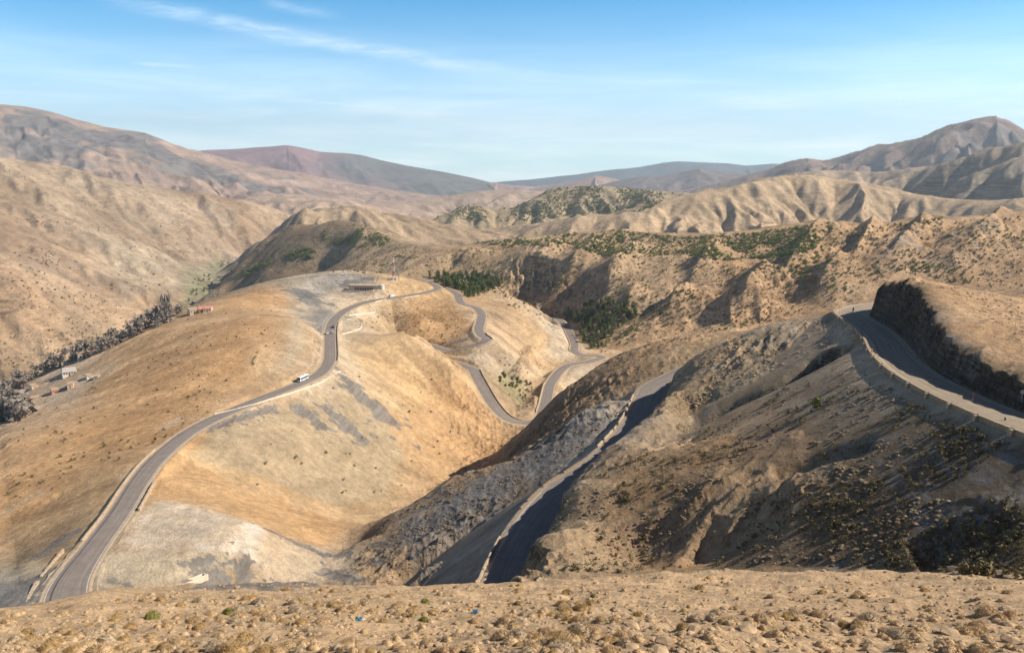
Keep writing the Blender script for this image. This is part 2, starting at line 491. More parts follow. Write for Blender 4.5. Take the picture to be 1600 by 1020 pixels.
# coarse evaluation of the smooth base, then linear refinement
ci = np.unique(np.r_[np.arange(0, NR, 4), NR - 1]); cj = np.unique(np.r_[np.arange(0, NA, 5), NA - 1])
zc = rbf_eval(Xg[np.ix_(ci, cj)], Yg[np.ix_(ci, cj)])
zr_ = np.empty((len(ci), NA))
for k in range(len(ci)): zr_[k] = np.interp(AZ, AZ[cj], zc[k])
w_ = np.interp(np.arange(NR), ci, np.arange(len(ci)))
i0 = np.clip(np.floor(w_).astype(int), 0, len(ci) - 2); fr = (w_ - i0)[:, None]
Z = zr_[i0] * (1 - fr) + zr_[i0 + 1] * fr
SE.sort()
se_ = np.interp(AZ, [q[0] for q in SE], [q[1] for q in SE])[None, :]
kf = sstep(0.93, 1.25, Rg / se_)
Z = (-2.2 - 0.5 * Yg + 0.015 * Xg) * (1 - kf) + Z * kf        # the slope of the viewpoint itself
floor_z = -365.0
kf = sstep(3900, 5200, Rg)
Z = Z * (1 - kf) + floor_z * kf
# broad swells so that slopes are not ruled surfaces
Z += fbm(Xg / 420, Yg / 420, 3, 3) * 7 * sstep(1500, 3000, Rg)
AMP = np.zeros_like(Z)                               # height of the gully relief, set per range below

RANGES = []                                          # distant ranges: crest (px, py, distance), reach to the front, floor


def rng_layer(name, crest, reach, amp, back=0.9, fl=None, conc=1.25, seed=0, wig=0.0):
    RANGES.append((name, crest, reach, amp, back, fl, conc, seed, wig))


rng_layer('near_sand', [(430, 420, 3000), (560, 395, 2900), (640, 362, 2700), (720, 357, 2500), (790, 347, 2400), (850, 340, 2300), (900, 330, 2250), (950, 328, 2250), (1000, 320, 2300), (1040, 306, 2350), (1090, 292, 2400), (1150, 283, 2500), (1205, 266, 2600),
          (1240, 263, 2650), (1290, 268, 2700), (1350, 277, 2700), (1410, 290, 2700), (1480, 300, 2600), (1560, 305, 2500), (1640, 300, 2500), (1850, 310, 2500)], 950, 1.0, seed=11, wig=14)
rng_layer('green_hill', [(600, 372, 2700), (660, 346, 2750), (700, 326, 2800), (735, 312, 2850), (765, 316, 2900), (795, 318, 2900), (830, 302, 2900), (880, 288, 3000), (930, 281, 3000), (985, 287, 3000), (1035, 289, 3000), (1100, 296, 3000), (1200, 320, 3000)], 800, 0.8, seed=12, wig=10)
rng_layer('right_sand_back', [(1080, 310, 3400), (1180, 280, 3500), (1240, 262, 3600), (1300, 258, 3600), (1360, 262, 3600), (1420, 255, 3500), (1470, 247, 3400), (1510, 240, 3300), (1550, 228, 3200), (1600, 212, 3100), (1700, 190, 3100), (1900, 170, 3100)], 1350, 1.2, seed=13, wig=20, conc=1.1)
rng_layer('left_sand', [(330, 318, 5200), (400, 300, 5200), (440, 296, 5200), (475, 300, 5100), (510, 303, 5000), (545, 308, 5000), (590, 318, 5200), (640, 312, 5600), (700, 302, 6000), (760, 293, 6200), (830, 294, 6200), (900, 300, 6200)], 1500, 1.0, seed=14, wig=20)
rng_layer('right_peak', [(1030, 300, 7000), (1120, 283, 6800), (1190, 262, 6600), (1228, 251, 6500), (1262, 242, 6400), (1288, 247, 6300), (1330, 232, 6200), (1380, 221, 6100), (1430, 212, 6000), (1462, 200, 5900), (1490, 188, 5900), (1520, 179, 5900), (1558, 175, 5900), (1585, 183, 5900),
          (1620, 205, 5900), (1700, 215, 6000), (1900, 240, 6000)], 2100, 1.3, seed=15, wig=22, conc=1.15)
rng_layer('dark_hill', [(920, 292, 9000), (965, 281, 9000), (1000, 271, 9000), (1040, 269, 9000), (1075, 263, 9000), (1092, 258, 9000), (1120, 263, 9000), (1160, 266, 9000), (1200, 275, 9000), (1260, 285, 9000)], 1800, 0.8, seed=16, wig=25)
rng_layer('pink_knoll', [(740, 290, 11000), (775, 283, 11000), (800, 287, 11000), (830, 289, 11000), (900, 280, 10500), (930, 270, 10500), (960, 276, 10500), (1000, 288, 10500)], 1800, 0.8, seed=17, wig=8)
rng_layer('left_big', [(-300, 120, 8000), (-150, 138, 8000), (-60, 150, 8000), (0, 158, 8000), (40, 162, 8000), (75, 168, 8000), (115, 181, 8000), (160, 193, 8000), (200, 199, 8000), (225, 203, 8000), (270, 222, 8000), (330, 238, 8100), (400, 255, 8200), (470, 268, 8300), (540, 282, 8500), (620, 296, 8600), (720, 310, 9000)], 3600, 1.1, seed=18, wig=22, conc=1.0)
rng_layer('left_far', [(200, 250, 11500), (300, 233, 11500), (330, 230, 11500), (365, 229, 11500), (400, 226, 11500), (425, 225, 11500), (448, 222, 11500), (470, 226, 11500), (500, 233, 11500), (540, 235, 11500), (565, 238, 11500), (600, 248, 11500), (650, 258, 11500), (700, 267, 11500), (745, 277, 11500),
          (780, 287, 11500), (850, 300, 11500)], 3000, 0.35, seed=19, wig=10, conc=1.0)
rng_layer('right_far', [(700, 292, 15500), (790, 281, 15500), (850, 275, 15500), (900, 269, 15500), (950, 262, 15500), (1000, 257, 15500), (1040, 249, 15500), (1060, 247, 15500), (1090, 249, 15500), (1130, 250, 15500), (1170, 255, 15500), (1210, 251, 15500), (1250, 252, 15500), (1300, 262, 15500), (1500, 270, 15500)], 3400, 0.6, seed=20, wig=20)
# skyline between the named ranges
ZONE = np.zeros(Z.shape, np.int8)
for k, (name, crest, reach, amp, back, fl, conc, seed, wig) in enumerate(RANGES):
    P3 = np.array([pr(*c) for c in crest])
    ca = np.arctan2(P3[:, 0], P3[:, 1]); cr = np.hypot(P3[:, 0], P3[:, 1]); cz = P3[:, 2]
    o = np.argsort(ca); ca, cr, cz = ca[o], cr[o], cz[o]
    zc1 = np.interp(AZ, ca, cz, left=-900, right=-900); rc1 = np.interp(AZ, ca, cr)
    # small unevenness of the crest
    zc1 = zc1 + 0.0
    zf = (floor_z if fl is None else fl) + np.zeros_like(zc1)
    wander = fbm(AZ[None, :] * 14 + Rg / (reach * 1.5), Rg / reach * 0.8, 3, seed) * 0.25
    d = (rc1[None, :] - Rg)
    t = np.clip(d / reach, -3, 3)
    front = zf + (zc1 - zf)[None, :] * np.clip(1 - np.clip(t * (1 + wander), 0, 1), 0, 1)**conc
    rear = zc1[None, :] + d * back * 0.45
    z = np.where(d >= 0, front, rear)
    wob = rc1.mean() / 18
    z = z + fbm(Xg / wob, Yg / wob, 4, seed + 40, 0.5) * wig * 0.7 * (0.35 + np.clip(np.abs(t), 0, 0.65))
    m = z > Z
    Z = np.where(m, z, Z)
    rel = np.clip(1.0 - np.abs(t), 0, 1)
    AMP = np.where(m, amp * np.clip(0.3 + 2.2 * np.abs(t), 0, 1), AMP)
    ZONE[m] = k + 1

# ---- soften the survey's creases before weathering them


def soften(A, n_r, n_a):
    for _ in range(2):
        for ax, n in ((0, n_r), (1, n_a)):
            p = [(0, 0), (0, 0)]; p[ax] = (n + 1, n)
            c = np.cumsum(np.pad(A, p, mode='edge'), axis=ax)
            A = (c[2 * n + 1:] - c[:-2 * n - 1]) / (2 * n + 1) if ax == 0 else (c[:, 2 * n + 1:] - c[:, :-2 * n - 1]) / (2 * n + 1)
    return A


kf = sstep(360, 560, Rg) * (1 - 0.55 * sstep(4200, 6000, Rg))
Z = Z * (1 - kf) + soften(Z, max(2, int(6 * LOD)), max(2, int(9 * LOD))) * kf
kf = sstep(110, 160, Rg) * sstep(560, 360, Rg)
Z = Z * (1 - kf) + soften(Z, max(1, int(2 * LOD)), max(2, int(9 * LOD))) * kf

def hit(u, v):
    d = ray(u, v)
    az = math.atan2(d[0], d[1])
    j = int(np.clip(np.searchsorted(AZ, az), 1, NA - 1))
    f = (az - AZ[j - 1]) / (AZ[j] - AZ[j - 1])
    zcol = Z[:, j - 1] * (1 - f) + Z[:, j] * f
    slope = d[2] / math.hypot(d[0], d[1])
    above = zcol > rs * slope
    i = int(np.argmax(above))
    if not above[i] or i == 0: return None
    g0 = zcol[i - 1] - rs[i - 1] * slope; g1 = zcol[i] - rs[i] * slope
    t = g0 / (g0 - g1); r = rs[i - 1] + t * (rs[i] - rs[i - 1])
    return np.array([r * math.sin(az), r * math.cos(az), r * slope])



iR = lambda r: int(np.searchsorted(rs, r))


def poly_dist(x, y, pts):
    """distance to a polyline, signed side (+ left of travel), interpolated z and arclength; only near it"""
    shp = x.shape; x = x.ravel(); y = y.ravel()
    best = np.full(x.size, 1e9); sd = np.zeros(x.size); zz = np.zeros(x.size); ss = np.zeros(x.size)
    seg = np.r_[0, np.cumsum(np.linalg.norm(np.diff(pts[:, :2], axis=0), axis=1))]
    for i in range(len(pts) - 1):
        ax, ay = pts[i, :2]; bx, by = pts[i + 1, :2]
        dx, dy = bx - ax, by - ay; l2 = dx * dx + dy * dy + 1e-9
        t = np.clip(((x - ax) * dx + (y - ay) * dy) / l2, 0, 1)
        ex, ey = x - ax - t * dx, y - ay - t * dy
        d = ex * ex + ey * ey
        m = d < best
        best = np.where(m, d, best)
        sd = np.where(m, np.sign(dx * ey - dy * ex), sd)
        zz = np.where(m, pts[i, 2] + t * (pts[i + 1, 2] - pts[i, 2]), zz)
        ss = np.where(m, seg[i] + t * math.sqrt(l2), ss)
    return np.sqrt(best).reshape(shp), sd.reshape(shp), zz.reshape(shp), ss.reshape(shp)


def near_mask(pts, rad):
    """boolean grid of vertices within rad of a polyline (coarse box test by chunks)"""
    m = np.zeros(Z.shape, bool)
    for k in range(0, len(pts) - 1, 12):
        q = pts[k:k + 13]
        x0, y0 = q[:, 0].min() - rad, q[:, 1].min() - rad
        x1, y1 = q[:, 0].max() + rad, q[:, 1].max() + rad
        r0 = max(0.5, min(math.hypot(max(x0, min(0, x1)), max(y0, min(0, y1))), 1e9)); r1 = max(math.hypot(a, b) for a in (x0, x1) for b in (y0, y1))
        a_, b_ = iR(r0 * 0.98), min(NR, iR(r1 * 1.02) + 1)
        s = (Xg[a_:b_] > x0) & (Xg[a_:b_] < x1) & (Yg[a_:b_] > y0) & (Yg[a_:b_] < y1)
        m[a_:b_] |= s
    return m


def rib(pts, h, w):
    """a spur running down a slope"""
    global Z
    P = [hit(u, v) for u, v in pts]
    P = [q for q in P if q is not None and math.hypot(q[0], q[1]) > 560]
    if len(P) < 2: return
    h *= 0.92
    P = dense(P, 8.0)
    m = near_mask(P, w * 4)
    d, _, _, s = poly_dist(Xg[m], Yg[m], P)
    L = s.max() + 1e-6
    d = d * (1 + 0.35 * fbm(Xg[m] / 50, Yg[m] / 50, 3, 610)) + 6 * np.abs(fbm(Xg[m] / 20, Yg[m] / 20, 2, 611))
    Z[m] += h * sstep(-0.02 * L, 0.25 * L, s) * sstep(1.02 * L, 0.6 * L, s) * np.exp(-d / w) * (1 - sstep(2.6 * w, 4 * w, d))


# ---- gully relief
PXU = CX + F_PX * np.tan(Ag) * 1.0                  # rough column of each vertex as seen from the viewpoint


def slope_dirs(Z):
    dr = np.gradient(Z, rs, axis=0)
    da = np.gradient(Z, AZ, axis=1) / Rg
    gx = dr * np.sin(Ag) + da * np.cos(Ag)
    gy = dr * np.cos(Ag) - da * np.sin(Ag)
    return gx, gy


def relief(sel, octs, amp, seed, sharp=1.0):
    """add eroded gullies to the ring band sel (slice) - octs: list of (wavelength, weight)"""
    global Z
    gx, gy = GX[sel].astype(np.float32), GY[sel].astype(np.float32)
    x, y = Xg[sel], Yg[sel]
    h = np.zeros(x.shape, np.float32); hx = np.zeros_like(h); hy = np.zeros_like(h)
    for i, (wl, wgt) in enumerate(octs):
        tx = gy + hy * 0.9; ty = -(gx + hx * 0.9)
        m = np.sqrt(tx * tx + ty * ty) + 1e-4
        wgt = wgt * sstep(2.5, 5.0, wl / DRS[sel])
        sl = np.clip(m * 1.9, 0.10, 1.0)
        tx, ty = tx / m * sharp, ty / m * sharp
        v, ex, ey = erosion(x / wl, y / wl, tx, ty, seed + i * 31)
        h += (1.3 - 2.2 * (np.clip(0.5 - 0.5 * v, 0, 1) + 1e-4)**0.72) * (wl * wgt) * sl      # sharp crests, round gullies
        hx += ex * wgt * 0.5 * sl; hy += ey * wgt * 0.5 * sl
    Z[sel] += h * amp
    return h


GX, GY = slope_dirs(Z)
DRS = np.gradient(rs).astype(np.float32)[:, None]
iR = lambda r: int(np.searchsorted(rs, r))
CUT = {}
far = slice(iR(9000), NR)
relief(far, [(1700, .9), (850, .9), (420, .9)], AMP[far] * 0.085, 101)
mid = slice(iR(1650), iR(9000))
a = AMP[mid].copy()
left_slope = (Rg[mid] < 4200) & (AMP[mid] == 0)
a[left_slope] = 0.55
relief(mid, [(430, .55), (215, 1.0), (105, 1.2), (52, 1.2), (27, .9)], a * 0.15, 202)
for n_, wl_, h_ in (('left_big', 520, 34), ('left_far', 850, 55), ('right_peak', 420, 42), ('right_sand_back', 300, 24), ('near_sand', 210, 20)):
    m_ = ZONE == 1 + [q[0] for q in RANGES].index(n_)
    x_, y_ = Xg[m_], Yg[m_]
    Z[m_] += (ridged(x_ / wl_ + fbm(x_ / wl_, y_ / wl_, 2, 516) * 0.5, y_ / (wl_ * 1.3), 3 if wl_ > 400 else 4, 515, 0.5) - 0.9) * h_ * np.clip(AMP[m_] * (2.2 if n_ == 'left_far' else 1.0) - 0.30, 0, 1.1)
m1 = slice(iR(560), iR(1650))
h1mask = sstep(640, 800, Rg[m1]) * sstep(1650, 1250, Rg[m1]) * sstep(-0.27, -0.16, Ag[m1])
h1mask *= 1 - sstep(0.06, -0.05, Ag[m1]) * sstep(940, 850, Rg[m1])
relief(m1, [(150, 1.25), (75, .9), (37, .65), (18, .55), (9, .5)], 0.085 * h1mask + 0.006, 303)
for a_ in [([(1302, 352), (1268, 395), (1245, 430), (1215, 475), (1195, 508)], 34, 30), ([(1205, 425), (1170, 465), (1148, 505)], 26, 24), ([(1128, 392), (1105, 415), (1070, 455)], 24, 24), ([(1012, 385), (985, 405), (955, 440), (930, 475)], 20, 24), ([(942, 380), (905, 410), (865, 445)], 20, 22),
           ([(880, 380), (850, 405), (810, 435)], 18, 20), ([(1372, 355), (1355, 390), (1320, 445)], 28, 26), ([(1452, 350), (1425, 390), (1370, 432)], 30, 28), ([(1572, 345), (1540, 380), (1470, 428)], 32, 30), ([(745, 390), (715, 420)], 14, 18), ([(655, 398), (628, 424)], 12, 18),
           ([(1080, 440), (1050, 480), (1030, 510)], 16, 18), ([(1000, 450), (975, 490)], 14, 16), ([(1320, 400), (1290, 440), (1262, 480)], 18, 22)]:
    rib(*a_)
lb = slice(iR(420), iR(1650))
lmask = sstep(-0.25, -0.38, Ag[lb]) * sstep(1150, 1400, Rg[lb])
Z[lb] += (ridged(Xg[lb] / 120 + Yg[lb] / 260, Yg[lb] / 150, 5, 506, 0.55) - 0.9) * 6.0 * lmask
relief(lb, [(200, .35), (110, .8), (50, 1.1), (24, 1.1)], 0.12 * lmask, 505)
Z[lb] -= 6 * lmask
nr = slice(iR(95), iR(660))
xn, yn = Xg[nr], Yg[nr]
# how rough the near ground is: smooth scree on the left ridge, broken rock on the right
rough = sstep(-64, -30, xn + 0.06 * (yn - 250)) * sstep(620, 480, yn) * sstep(95, 135, Rg[nr])
topm = 1 - 0.6 * sstep(86, 104, xn) * sstep(115, 150, yn)
flank = 1 - 0.6 * sstep(4, 20, xn) * sstep(235, 205, yn)      # the stony flank below the upper road is smoother
RILL = relief(nr, [(46, .6), (22, .8), (11, 1.0), (5.5, 1.1), (2.8, 1.1)], (0.020 + 0.022 * rough + 0.024 * sstep(-135, -185, xn)) * topm * flank, 404)
rough = rough * topm * flank
# tilted strata: thin ribs of rock that run along the spurs, and broken blocks
qa, qb = xn * 0.80 + yn * 0.60, -xn * 0.60 + yn * 0.80
strata = ridged(qb / 6.5 + fbm(xn / 30, yn / 30, 2, 71) * 1.2, qa / 26, 4, 77, 0.6)
blocks = ridged(xn / 5.0, yn / 5.0, 4, 78, 0.62)
patchy = sstep(-0.25, 0.35, fbm(xn / 38, yn / 38, 3, 79))
ledge = sstep(10, 35, xn) * sstep(270, 215, yn) * sstep(100, 130, yn)
Z[nr] += ledge * (ridged(qb / 17, qa / 40, 3, 88) - 0.8) * 0.8
Z[nr] += rough * ((strata - 0.9) * (1.05 + 0.4 * ledge) * patchy + (blocks - 0.9) * (0.25 + 0.35 * patchy)) + (1 - rough) * (blocks - 0.9) * 0.06
fg = slice(0, iR(120))
xn, yn = Xg[fg], Yg[fg]
kfg = sstep(120, 60, Rg[fg])
Z[fg] += (fbm(xn / 9, yn / 9, 3, 5) * 0.5 + fbm(xn / 1.6, yn / 1.6, 4, 6) * 0.22) * kfg * sstep(3, 10, Rg[fg])


def groove(pts, depth, width, side=0.0):
    pts = dense(pts, 4.0)
    m = near_mask(pts, width * 3.2)
    d, sd, _, s = poly_dist(Xg[m], Yg[m], pts)
    L = s.max() + 1e-6
    ends = sstep(0, 0.12 * L, s) * sstep(L, 0.85 * L, s)
    n = 1 + 0.5 * fbm(Xg[m] / 14, Yg[m] / 14, 2, 9)
    Z[m] -= depth * n * ends * np.exp(-(d / width)**2)


groove(zpts([(596, 905, -108), (640, 868, -105), (690, 832, -101), (740, 800, -97), (790, 775, -92), (850, 748, -87)]), 4.6, 4.5)

ROADMASK = np.zeros(Z.shape, np.float32)
for k, (pts, hw, kc, kfil, sh) in ROADS.items():
    pl = ROADLINES[k]
    m = near_mask(pl, 60)
    x, y = Xg[m], Yg[m]
    d, sd, zz, s = poly_dist(x, y, pl)
    sl_ = np.r_[0, np.cumsum(np.linalg.norm(np.diff(pl[:, :2], axis=0), axis=1))]
    hw = hw * np.interp(s, sl_, widen(k, pl))
    w = hw + sh
    jag = ridged(x / 4.2, y / 4.2, 4, 61, 0.6)
    dd = np.maximum(0, d - w)
    kc_ = kc * (1 + 0.5 * fbm(x / 11, y / 11, 3, 62))
    z0 = Z[m]
    hi = zz - 0.12 + dd * kc_ + np.where(dd > 1.0, (jag - 0.7) * (1.0 if k == 'D' else 0.32) * np.clip(dd / 3, 0, 1) * kc, 0)
    lo = zz - 0.12 - dd * kfil
    z1 = np.clip(z0, np.minimum(lo, hi), hi)
    f = sstep(58, 45, d)
    Z[m] = z0 * (1 - f) + z1 * f
    on = d < hw + 0.6
    zz_on = Z[m]; zz_on[on] = zz[on] - 0.35; Z[m] = zz_on
    rm = ROADMASK[m]; ROADMASK[m] = np.maximum(rm, sstep(hw + sh + 1.5, hw + 0.3, d))

for g_, dp_, wd_ in (([(1052, 668), (1130, 636), (1220, 594), (1280, 562), (1316, 538)], 9.0, 5.0), ([(1072, 860), (1110, 852), (1150, 838), (1195, 810), (1240, 795)], 2.4, 6.0), ([(1420, 875), (1500, 845), (1580, 800)], 1.6, 5.0), ([(1200, 740), (1290, 715), (1370, 690)], 2.5, 3.0)):
    groove([q for q in (hit(*a) for a in g_) if q is not None], dp_, wd_)

# ---- line of sight lookup: first ground met on a sight line from the viewpoint
cosA = np.cos(Ag)
den = CP * Yg - SP * Z
VV = CY - F_PX * (SP * Yg + CP * Z) / den
UU = CX + F_PX * Xg / den
VMIN = np.minimum.accumulate(VV, axis=0)
VIS = VV <= VMIN + 1e-9


def ground(x, y):
    r, az = math.hypot(x, y), math.atan2(x, y)
    i = int(np.clip(np.searchsorted(rs, r), 1, NR - 1)); j = int(np.clip(np.searchsorted(AZ, az), 1, NA - 1))
    a = np.clip((r - rs[i - 1]) / (rs[i] - rs[i - 1]), 0, 1); b = np.clip((az - AZ[j - 1]) / (AZ[j] - AZ[j - 1]), 0, 1)
    return float((Z[i - 1, j - 1] * (1 - b) + Z[i - 1, j] * b) * (1 - a) + (Z[i, j - 1] * (1 - b) + Z[i, j] * b) * a)

# ------------------------------------------------------------------ materials


class NT:
    """small helper around a node tree"""

    def __init__(self, name):
        self.m = bpy.data.materials.new(name); self.m.use_nodes = True
        self.t = self.m.node_tree; self.t.nodes.clear()
        self.out = self.t.nodes.new('ShaderNodeOutputMaterial')
        self.b = self.t.nodes.new('ShaderNodeBsdfPrincipled')
        self.t.links.new(self.b.outputs[0], self.out.inputs[0])
        self.b.inputs['Roughness'].default_value = 0.95
        self.b.inputs['Specular IOR Level'].default_value = 0.15

    def n(self, k, **kw):
        x = self.t.nodes.new(k)
        for a, v in kw.items(): setattr(x, a, v)
        return x

    def put(self, sock, v):
        if isinstance(v, bpy.types.NodeSocket): self.t.links.new(v, sock)
        elif isinstance(v, (tuple, list)) and len(v) == 3 and sock.type == 'RGBA': sock.default_value = (*v, 1)
        else: sock.default_value = v

    def math(self, op, a, b=0.0, clamp=False):
        x = self.n('ShaderNodeMath', operation=op, use_clamp=clamp); self.put(x.inputs[0], a); self.put(x.inputs[1], b); return x.outputs[0]

    def ramp(self, v, a, b, c=0.0, d=1.0):
        x = self.n('ShaderNodeMapRange', interpolation_type='SMOOTHSTEP')
        for i, q in enumerate((v, a, b, c, d)): self.put(x.inputs[i], q)
        return x.outputs[0]

    def mix(self, f, a, b, mode='MIX'):
        x = self.n('ShaderNodeMixRGB', blend_type=mode); self.put(x.inputs[0], f); self.put(x.inputs[1], a); self.put(x.inputs[2], b); return x.outputs[0]

    def gray(self, v):
        x = self.n('ShaderNodeCombineColor'); [self.put(x.inputs[i], v) for i in range(3)]; return x.outputs[0]

    def noise(self, vec, scale, detail=6, rough=0.55, warp=0.0):
        x = self.n('ShaderNodeTexNoise'); self.put(x.inputs['Vector'], vec)
        x.inputs['Scale'].default_value = scale; x.inputs['Detail'].default_value = detail
        x.inputs['Roughness'].default_value = rough; x.inputs['Distortion'].default_value = warp
        return x.outputs['Fac']

    def vor(self, vec, scale, feature='F1', out='Distance', rand=1.0):
        x = self.n('ShaderNodeTexVoronoi', feature=feature); self.put(x.inputs['Vector'], vec)
        x.inputs['Scale'].default_value = scale; x.inputs['Randomness'].default_value = rand
        return x.outputs[out]

    def mapping(self, vec, scale=(1, 1, 1), rot=(0, 0, 0), loc=(0, 0, 0)):
        x = self.n('ShaderNodeMapping'); self.put(x.inputs[0], vec)
        x.inputs['Scale'].default_value = scale; x.inputs['Rotation'].default_value = rot; x.inputs['Location'].default_value = loc
        return x.outputs[0]

    def obj(self): return self.n('ShaderNodeTexCoord').outputs['Object']

    def attr(self, name, out='Fac'): return self.n('ShaderNodeAttribute', attribute_name=name).outputs[out]

    def bump(self, h, strength, dist, normal=None):
        x = self.n('ShaderNodeBump'); x.inputs['Strength'].default_value = strength; x.inputs['Distance'].default_value = dist
        self.put(x.inputs['Height'], h)
        if normal is not None: self.put(x.inputs['Normal'], normal)
        return x.outputs[0]

    def done(self, col, normal=None, rough=None):
        self.put(self.b.inputs['Base Color'], col)
        if normal is not None: self.put(self.b.inputs['Normal'], normal)
        if rough is not None: self.put(self.b.inputs['Roughness'], rough)
        return self.m


def ground_material(name, S, bump, contrast=1.0, pebble=0.0):
    """bare mountain soil: S = size of its mottling in metres"""
    k = NT(name); o = k.obj()
    soil = k.attr('soil', 'Color'); slate = k.attr('slate'); scrub = k.attr('scrub')
    n1 = k.noise(o, 1 / (S * 6), 5, 0.6, 0.4)
    n2 = k.noise(o, 1 / S, 7, 0.65, 0.2)
    n3 = k.noise(o, 6 / S, 5, 0.7)
    st = k.noise(k.mapping(o, (1 / S * 0.8, 1 / S * 0.12, 1 / S * 1.6), (0, 0, R(38))), 1.0, 5, 0.65, 0.5)      # bedding
    f = k.math('MULTIPLY', k.ramp(n1, 0.3, 0.7, 1 - 0.16 * contrast, 1 + 0.14 * contrast), k.ramp(n2, 0.28, 0.72, 1 - 0.22 * contrast, 1 + 0.18 * contrast))
    f = k.math('MULTIPLY', f, k.ramp(n3, 0.3, 0.7, 1 - 0.20 * contrast, 1 + 0.16 * contrast))
    f = k.math('MULTIPLY', f, k.ramp(st, 0.3, 0.7, 1 - 0.07 * contrast, 1 + 0.06 * contrast))
    col = k.mix(1.0, soil, k.gray(f), 'MULTIPLY')
    # weathering: greyer and rustier drifts
    col = k.mix(k.ramp(k.noise(o, 1 / (S * 3.3), 4, 0.6, 0.8), 0.52, 0.78, 0, 0.35), col, k.mix(1.0, col, (0.86, 0.95, 1.08), 'MULTIPLY'))
    col = k.mix(k.ramp(k.noise(k.mapping(o, loc=(31, 7, 3)), 1 / (S * 2.4), 4, 0.6, 0.8), 0.54, 0.78, 0, 0.5), col, k.mix(1.0, col, (1.18, 0.96, 0.74), 'MULTIPLY'))
    sf = k.ramp(k.math('ADD', slate, k.math('MULTIPLY', k.math('SUBTRACT', k.math('ADD', k.math('MULTIPLY', n2, 0.5), k.math('MULTIPLY', st, 0.5)), 0.5), 2.4)), 0.35, 0.9)
    scol = k.mix(k.ramp(st, 0.35, 0.65), (0.10, 0.105, 0.115), (0.21, 0.205, 0.20))
    col = k.mix(k.math('MULTIPLY', sf, 0.8), col, scol)
    # low dry plants and stones too small to model
    d = k.vor(o, 2.2 / S, rand=1.0)
    big = k.noise(o, 0.5 / S, 3, 0.5)
    dots = k.math('MULTIPLY', k.ramp(d, 0.16, 0.34, 1, 0), k.ramp(k.math('ADD', scrub, big), 0.62, 1.0))
    col = k.mix(k.math('MULTIPLY', dots, 0.7), col, (0.12, 0.105, 0.06))
    # steep faces are bare rock: show its bedding
    sn = k.n('ShaderNodeSeparateXYZ'); k.put(sn.inputs[0], k.n('ShaderNodeNewGeometry').outputs['Normal'])
    steep = k.ramp(sn.outputs[2], 0.78, 0.52, 0, 1)
    beds = k.noise(k.mapping(o, (0.22 / S, 0.22 / S, 3.6 / S), (R(14), R(-9), 0)), 1.0, 6, 0.7, 0.6)
    crack = k.vor(k.mapping(o, (1.6 / S, 1.6 / S, 0.9 / S)), 1.0, 'DISTANCE_TO_EDGE')
    rock = k.math('MULTIPLY', k.ramp(beds, 0.36, 0.64, 0.55, 1.35), k.ramp(crack, 0.0, 0.10, 0.5 if S < 6 else 0.92, 1.0))
    col = k.mix(steep, col, k.mix(1.0, col, k.gray(rock), 'MULTIPLY'))
    h = k.math('ADD', k.math('MULTIPLY', n2, 1.0), k.math('MULTIPLY', n3, 0.35))
    h = k.math('ADD', h, k.math('MULTIPLY', steep, k.math('ADD', k.math('MULTIPLY', beds, 1.5), k.math('MULTIPLY', k.ramp(crack, 0, 0.12), 0.5 if S < 6 else 0.0))))
    h = k.math('ADD', h, k.math('MULTIPLY', k.noise(o, 22 / S, 4, 0.7), 0.12))
    if pebble:
        v1 = k.vor(o, pebble, 'SMOOTH_F1')
        h = k.math('ADD', h, k.math('MULTIPLY', v1, -0.25))
        col = k.mix(k.ramp(k.noise(o, pebble * 0.9, 3, 0.6), 0.55, 0.7, 0, 0.5), col, k.mix(1.0, col, (0.7, 0.66, 0.62), 'MULTIPLY'))
    return k.done(col, k.bump(h, bump, S * 0.30), 0.97)


M = {}
M['fg'] = ground_material('stony soil', 0.55, 0.9, 1.0, 7.0)
M['near'] = ground_material('scree and clay', 3.0, 1.0, 0.95)
M['hill'] = ground_material('hill soil', 19.0, 0.8, 1.25)
M['mtn'] = ground_material('mountain rock', 90.0, 0.55, 1.1)


def plain(name, col, var=0.12, scale=1.5, rough=0.9, bump=0.0, spec=0.2, metal=0.0):
    k = NT(name); o = k.obj()
    n = k.noise(o, scale, 6, 0.6)
    c = k.mix(1.0, col, k.gray(k.ramp(n, 0.3, 0.7, 1 - var, 1 + var)), 'MULTIPLY')
    k.b.inputs['Specular IOR Level'].default_value = spec
    k.b.inputs['Metallic'].default_value = metal
    return k.done(c, k.bump(n, bump, 0.05) if bump else None, rough)


def foliage(name, a, b, scale):
    k = NT(name); o = k.obj()
    info = k.n('ShaderNodeObjectInfo').outputs['Random']
    n = k.noise(o, scale, 3, 0.6)
    f = k.math('ADD', k.math('MULTIPLY', k.ramp(n, 0.3, 0.7), 0.7), k.math('MULTIPLY', info, 0.4), True)
    return k.done(k.mix(f, a, b), None, 0.9)


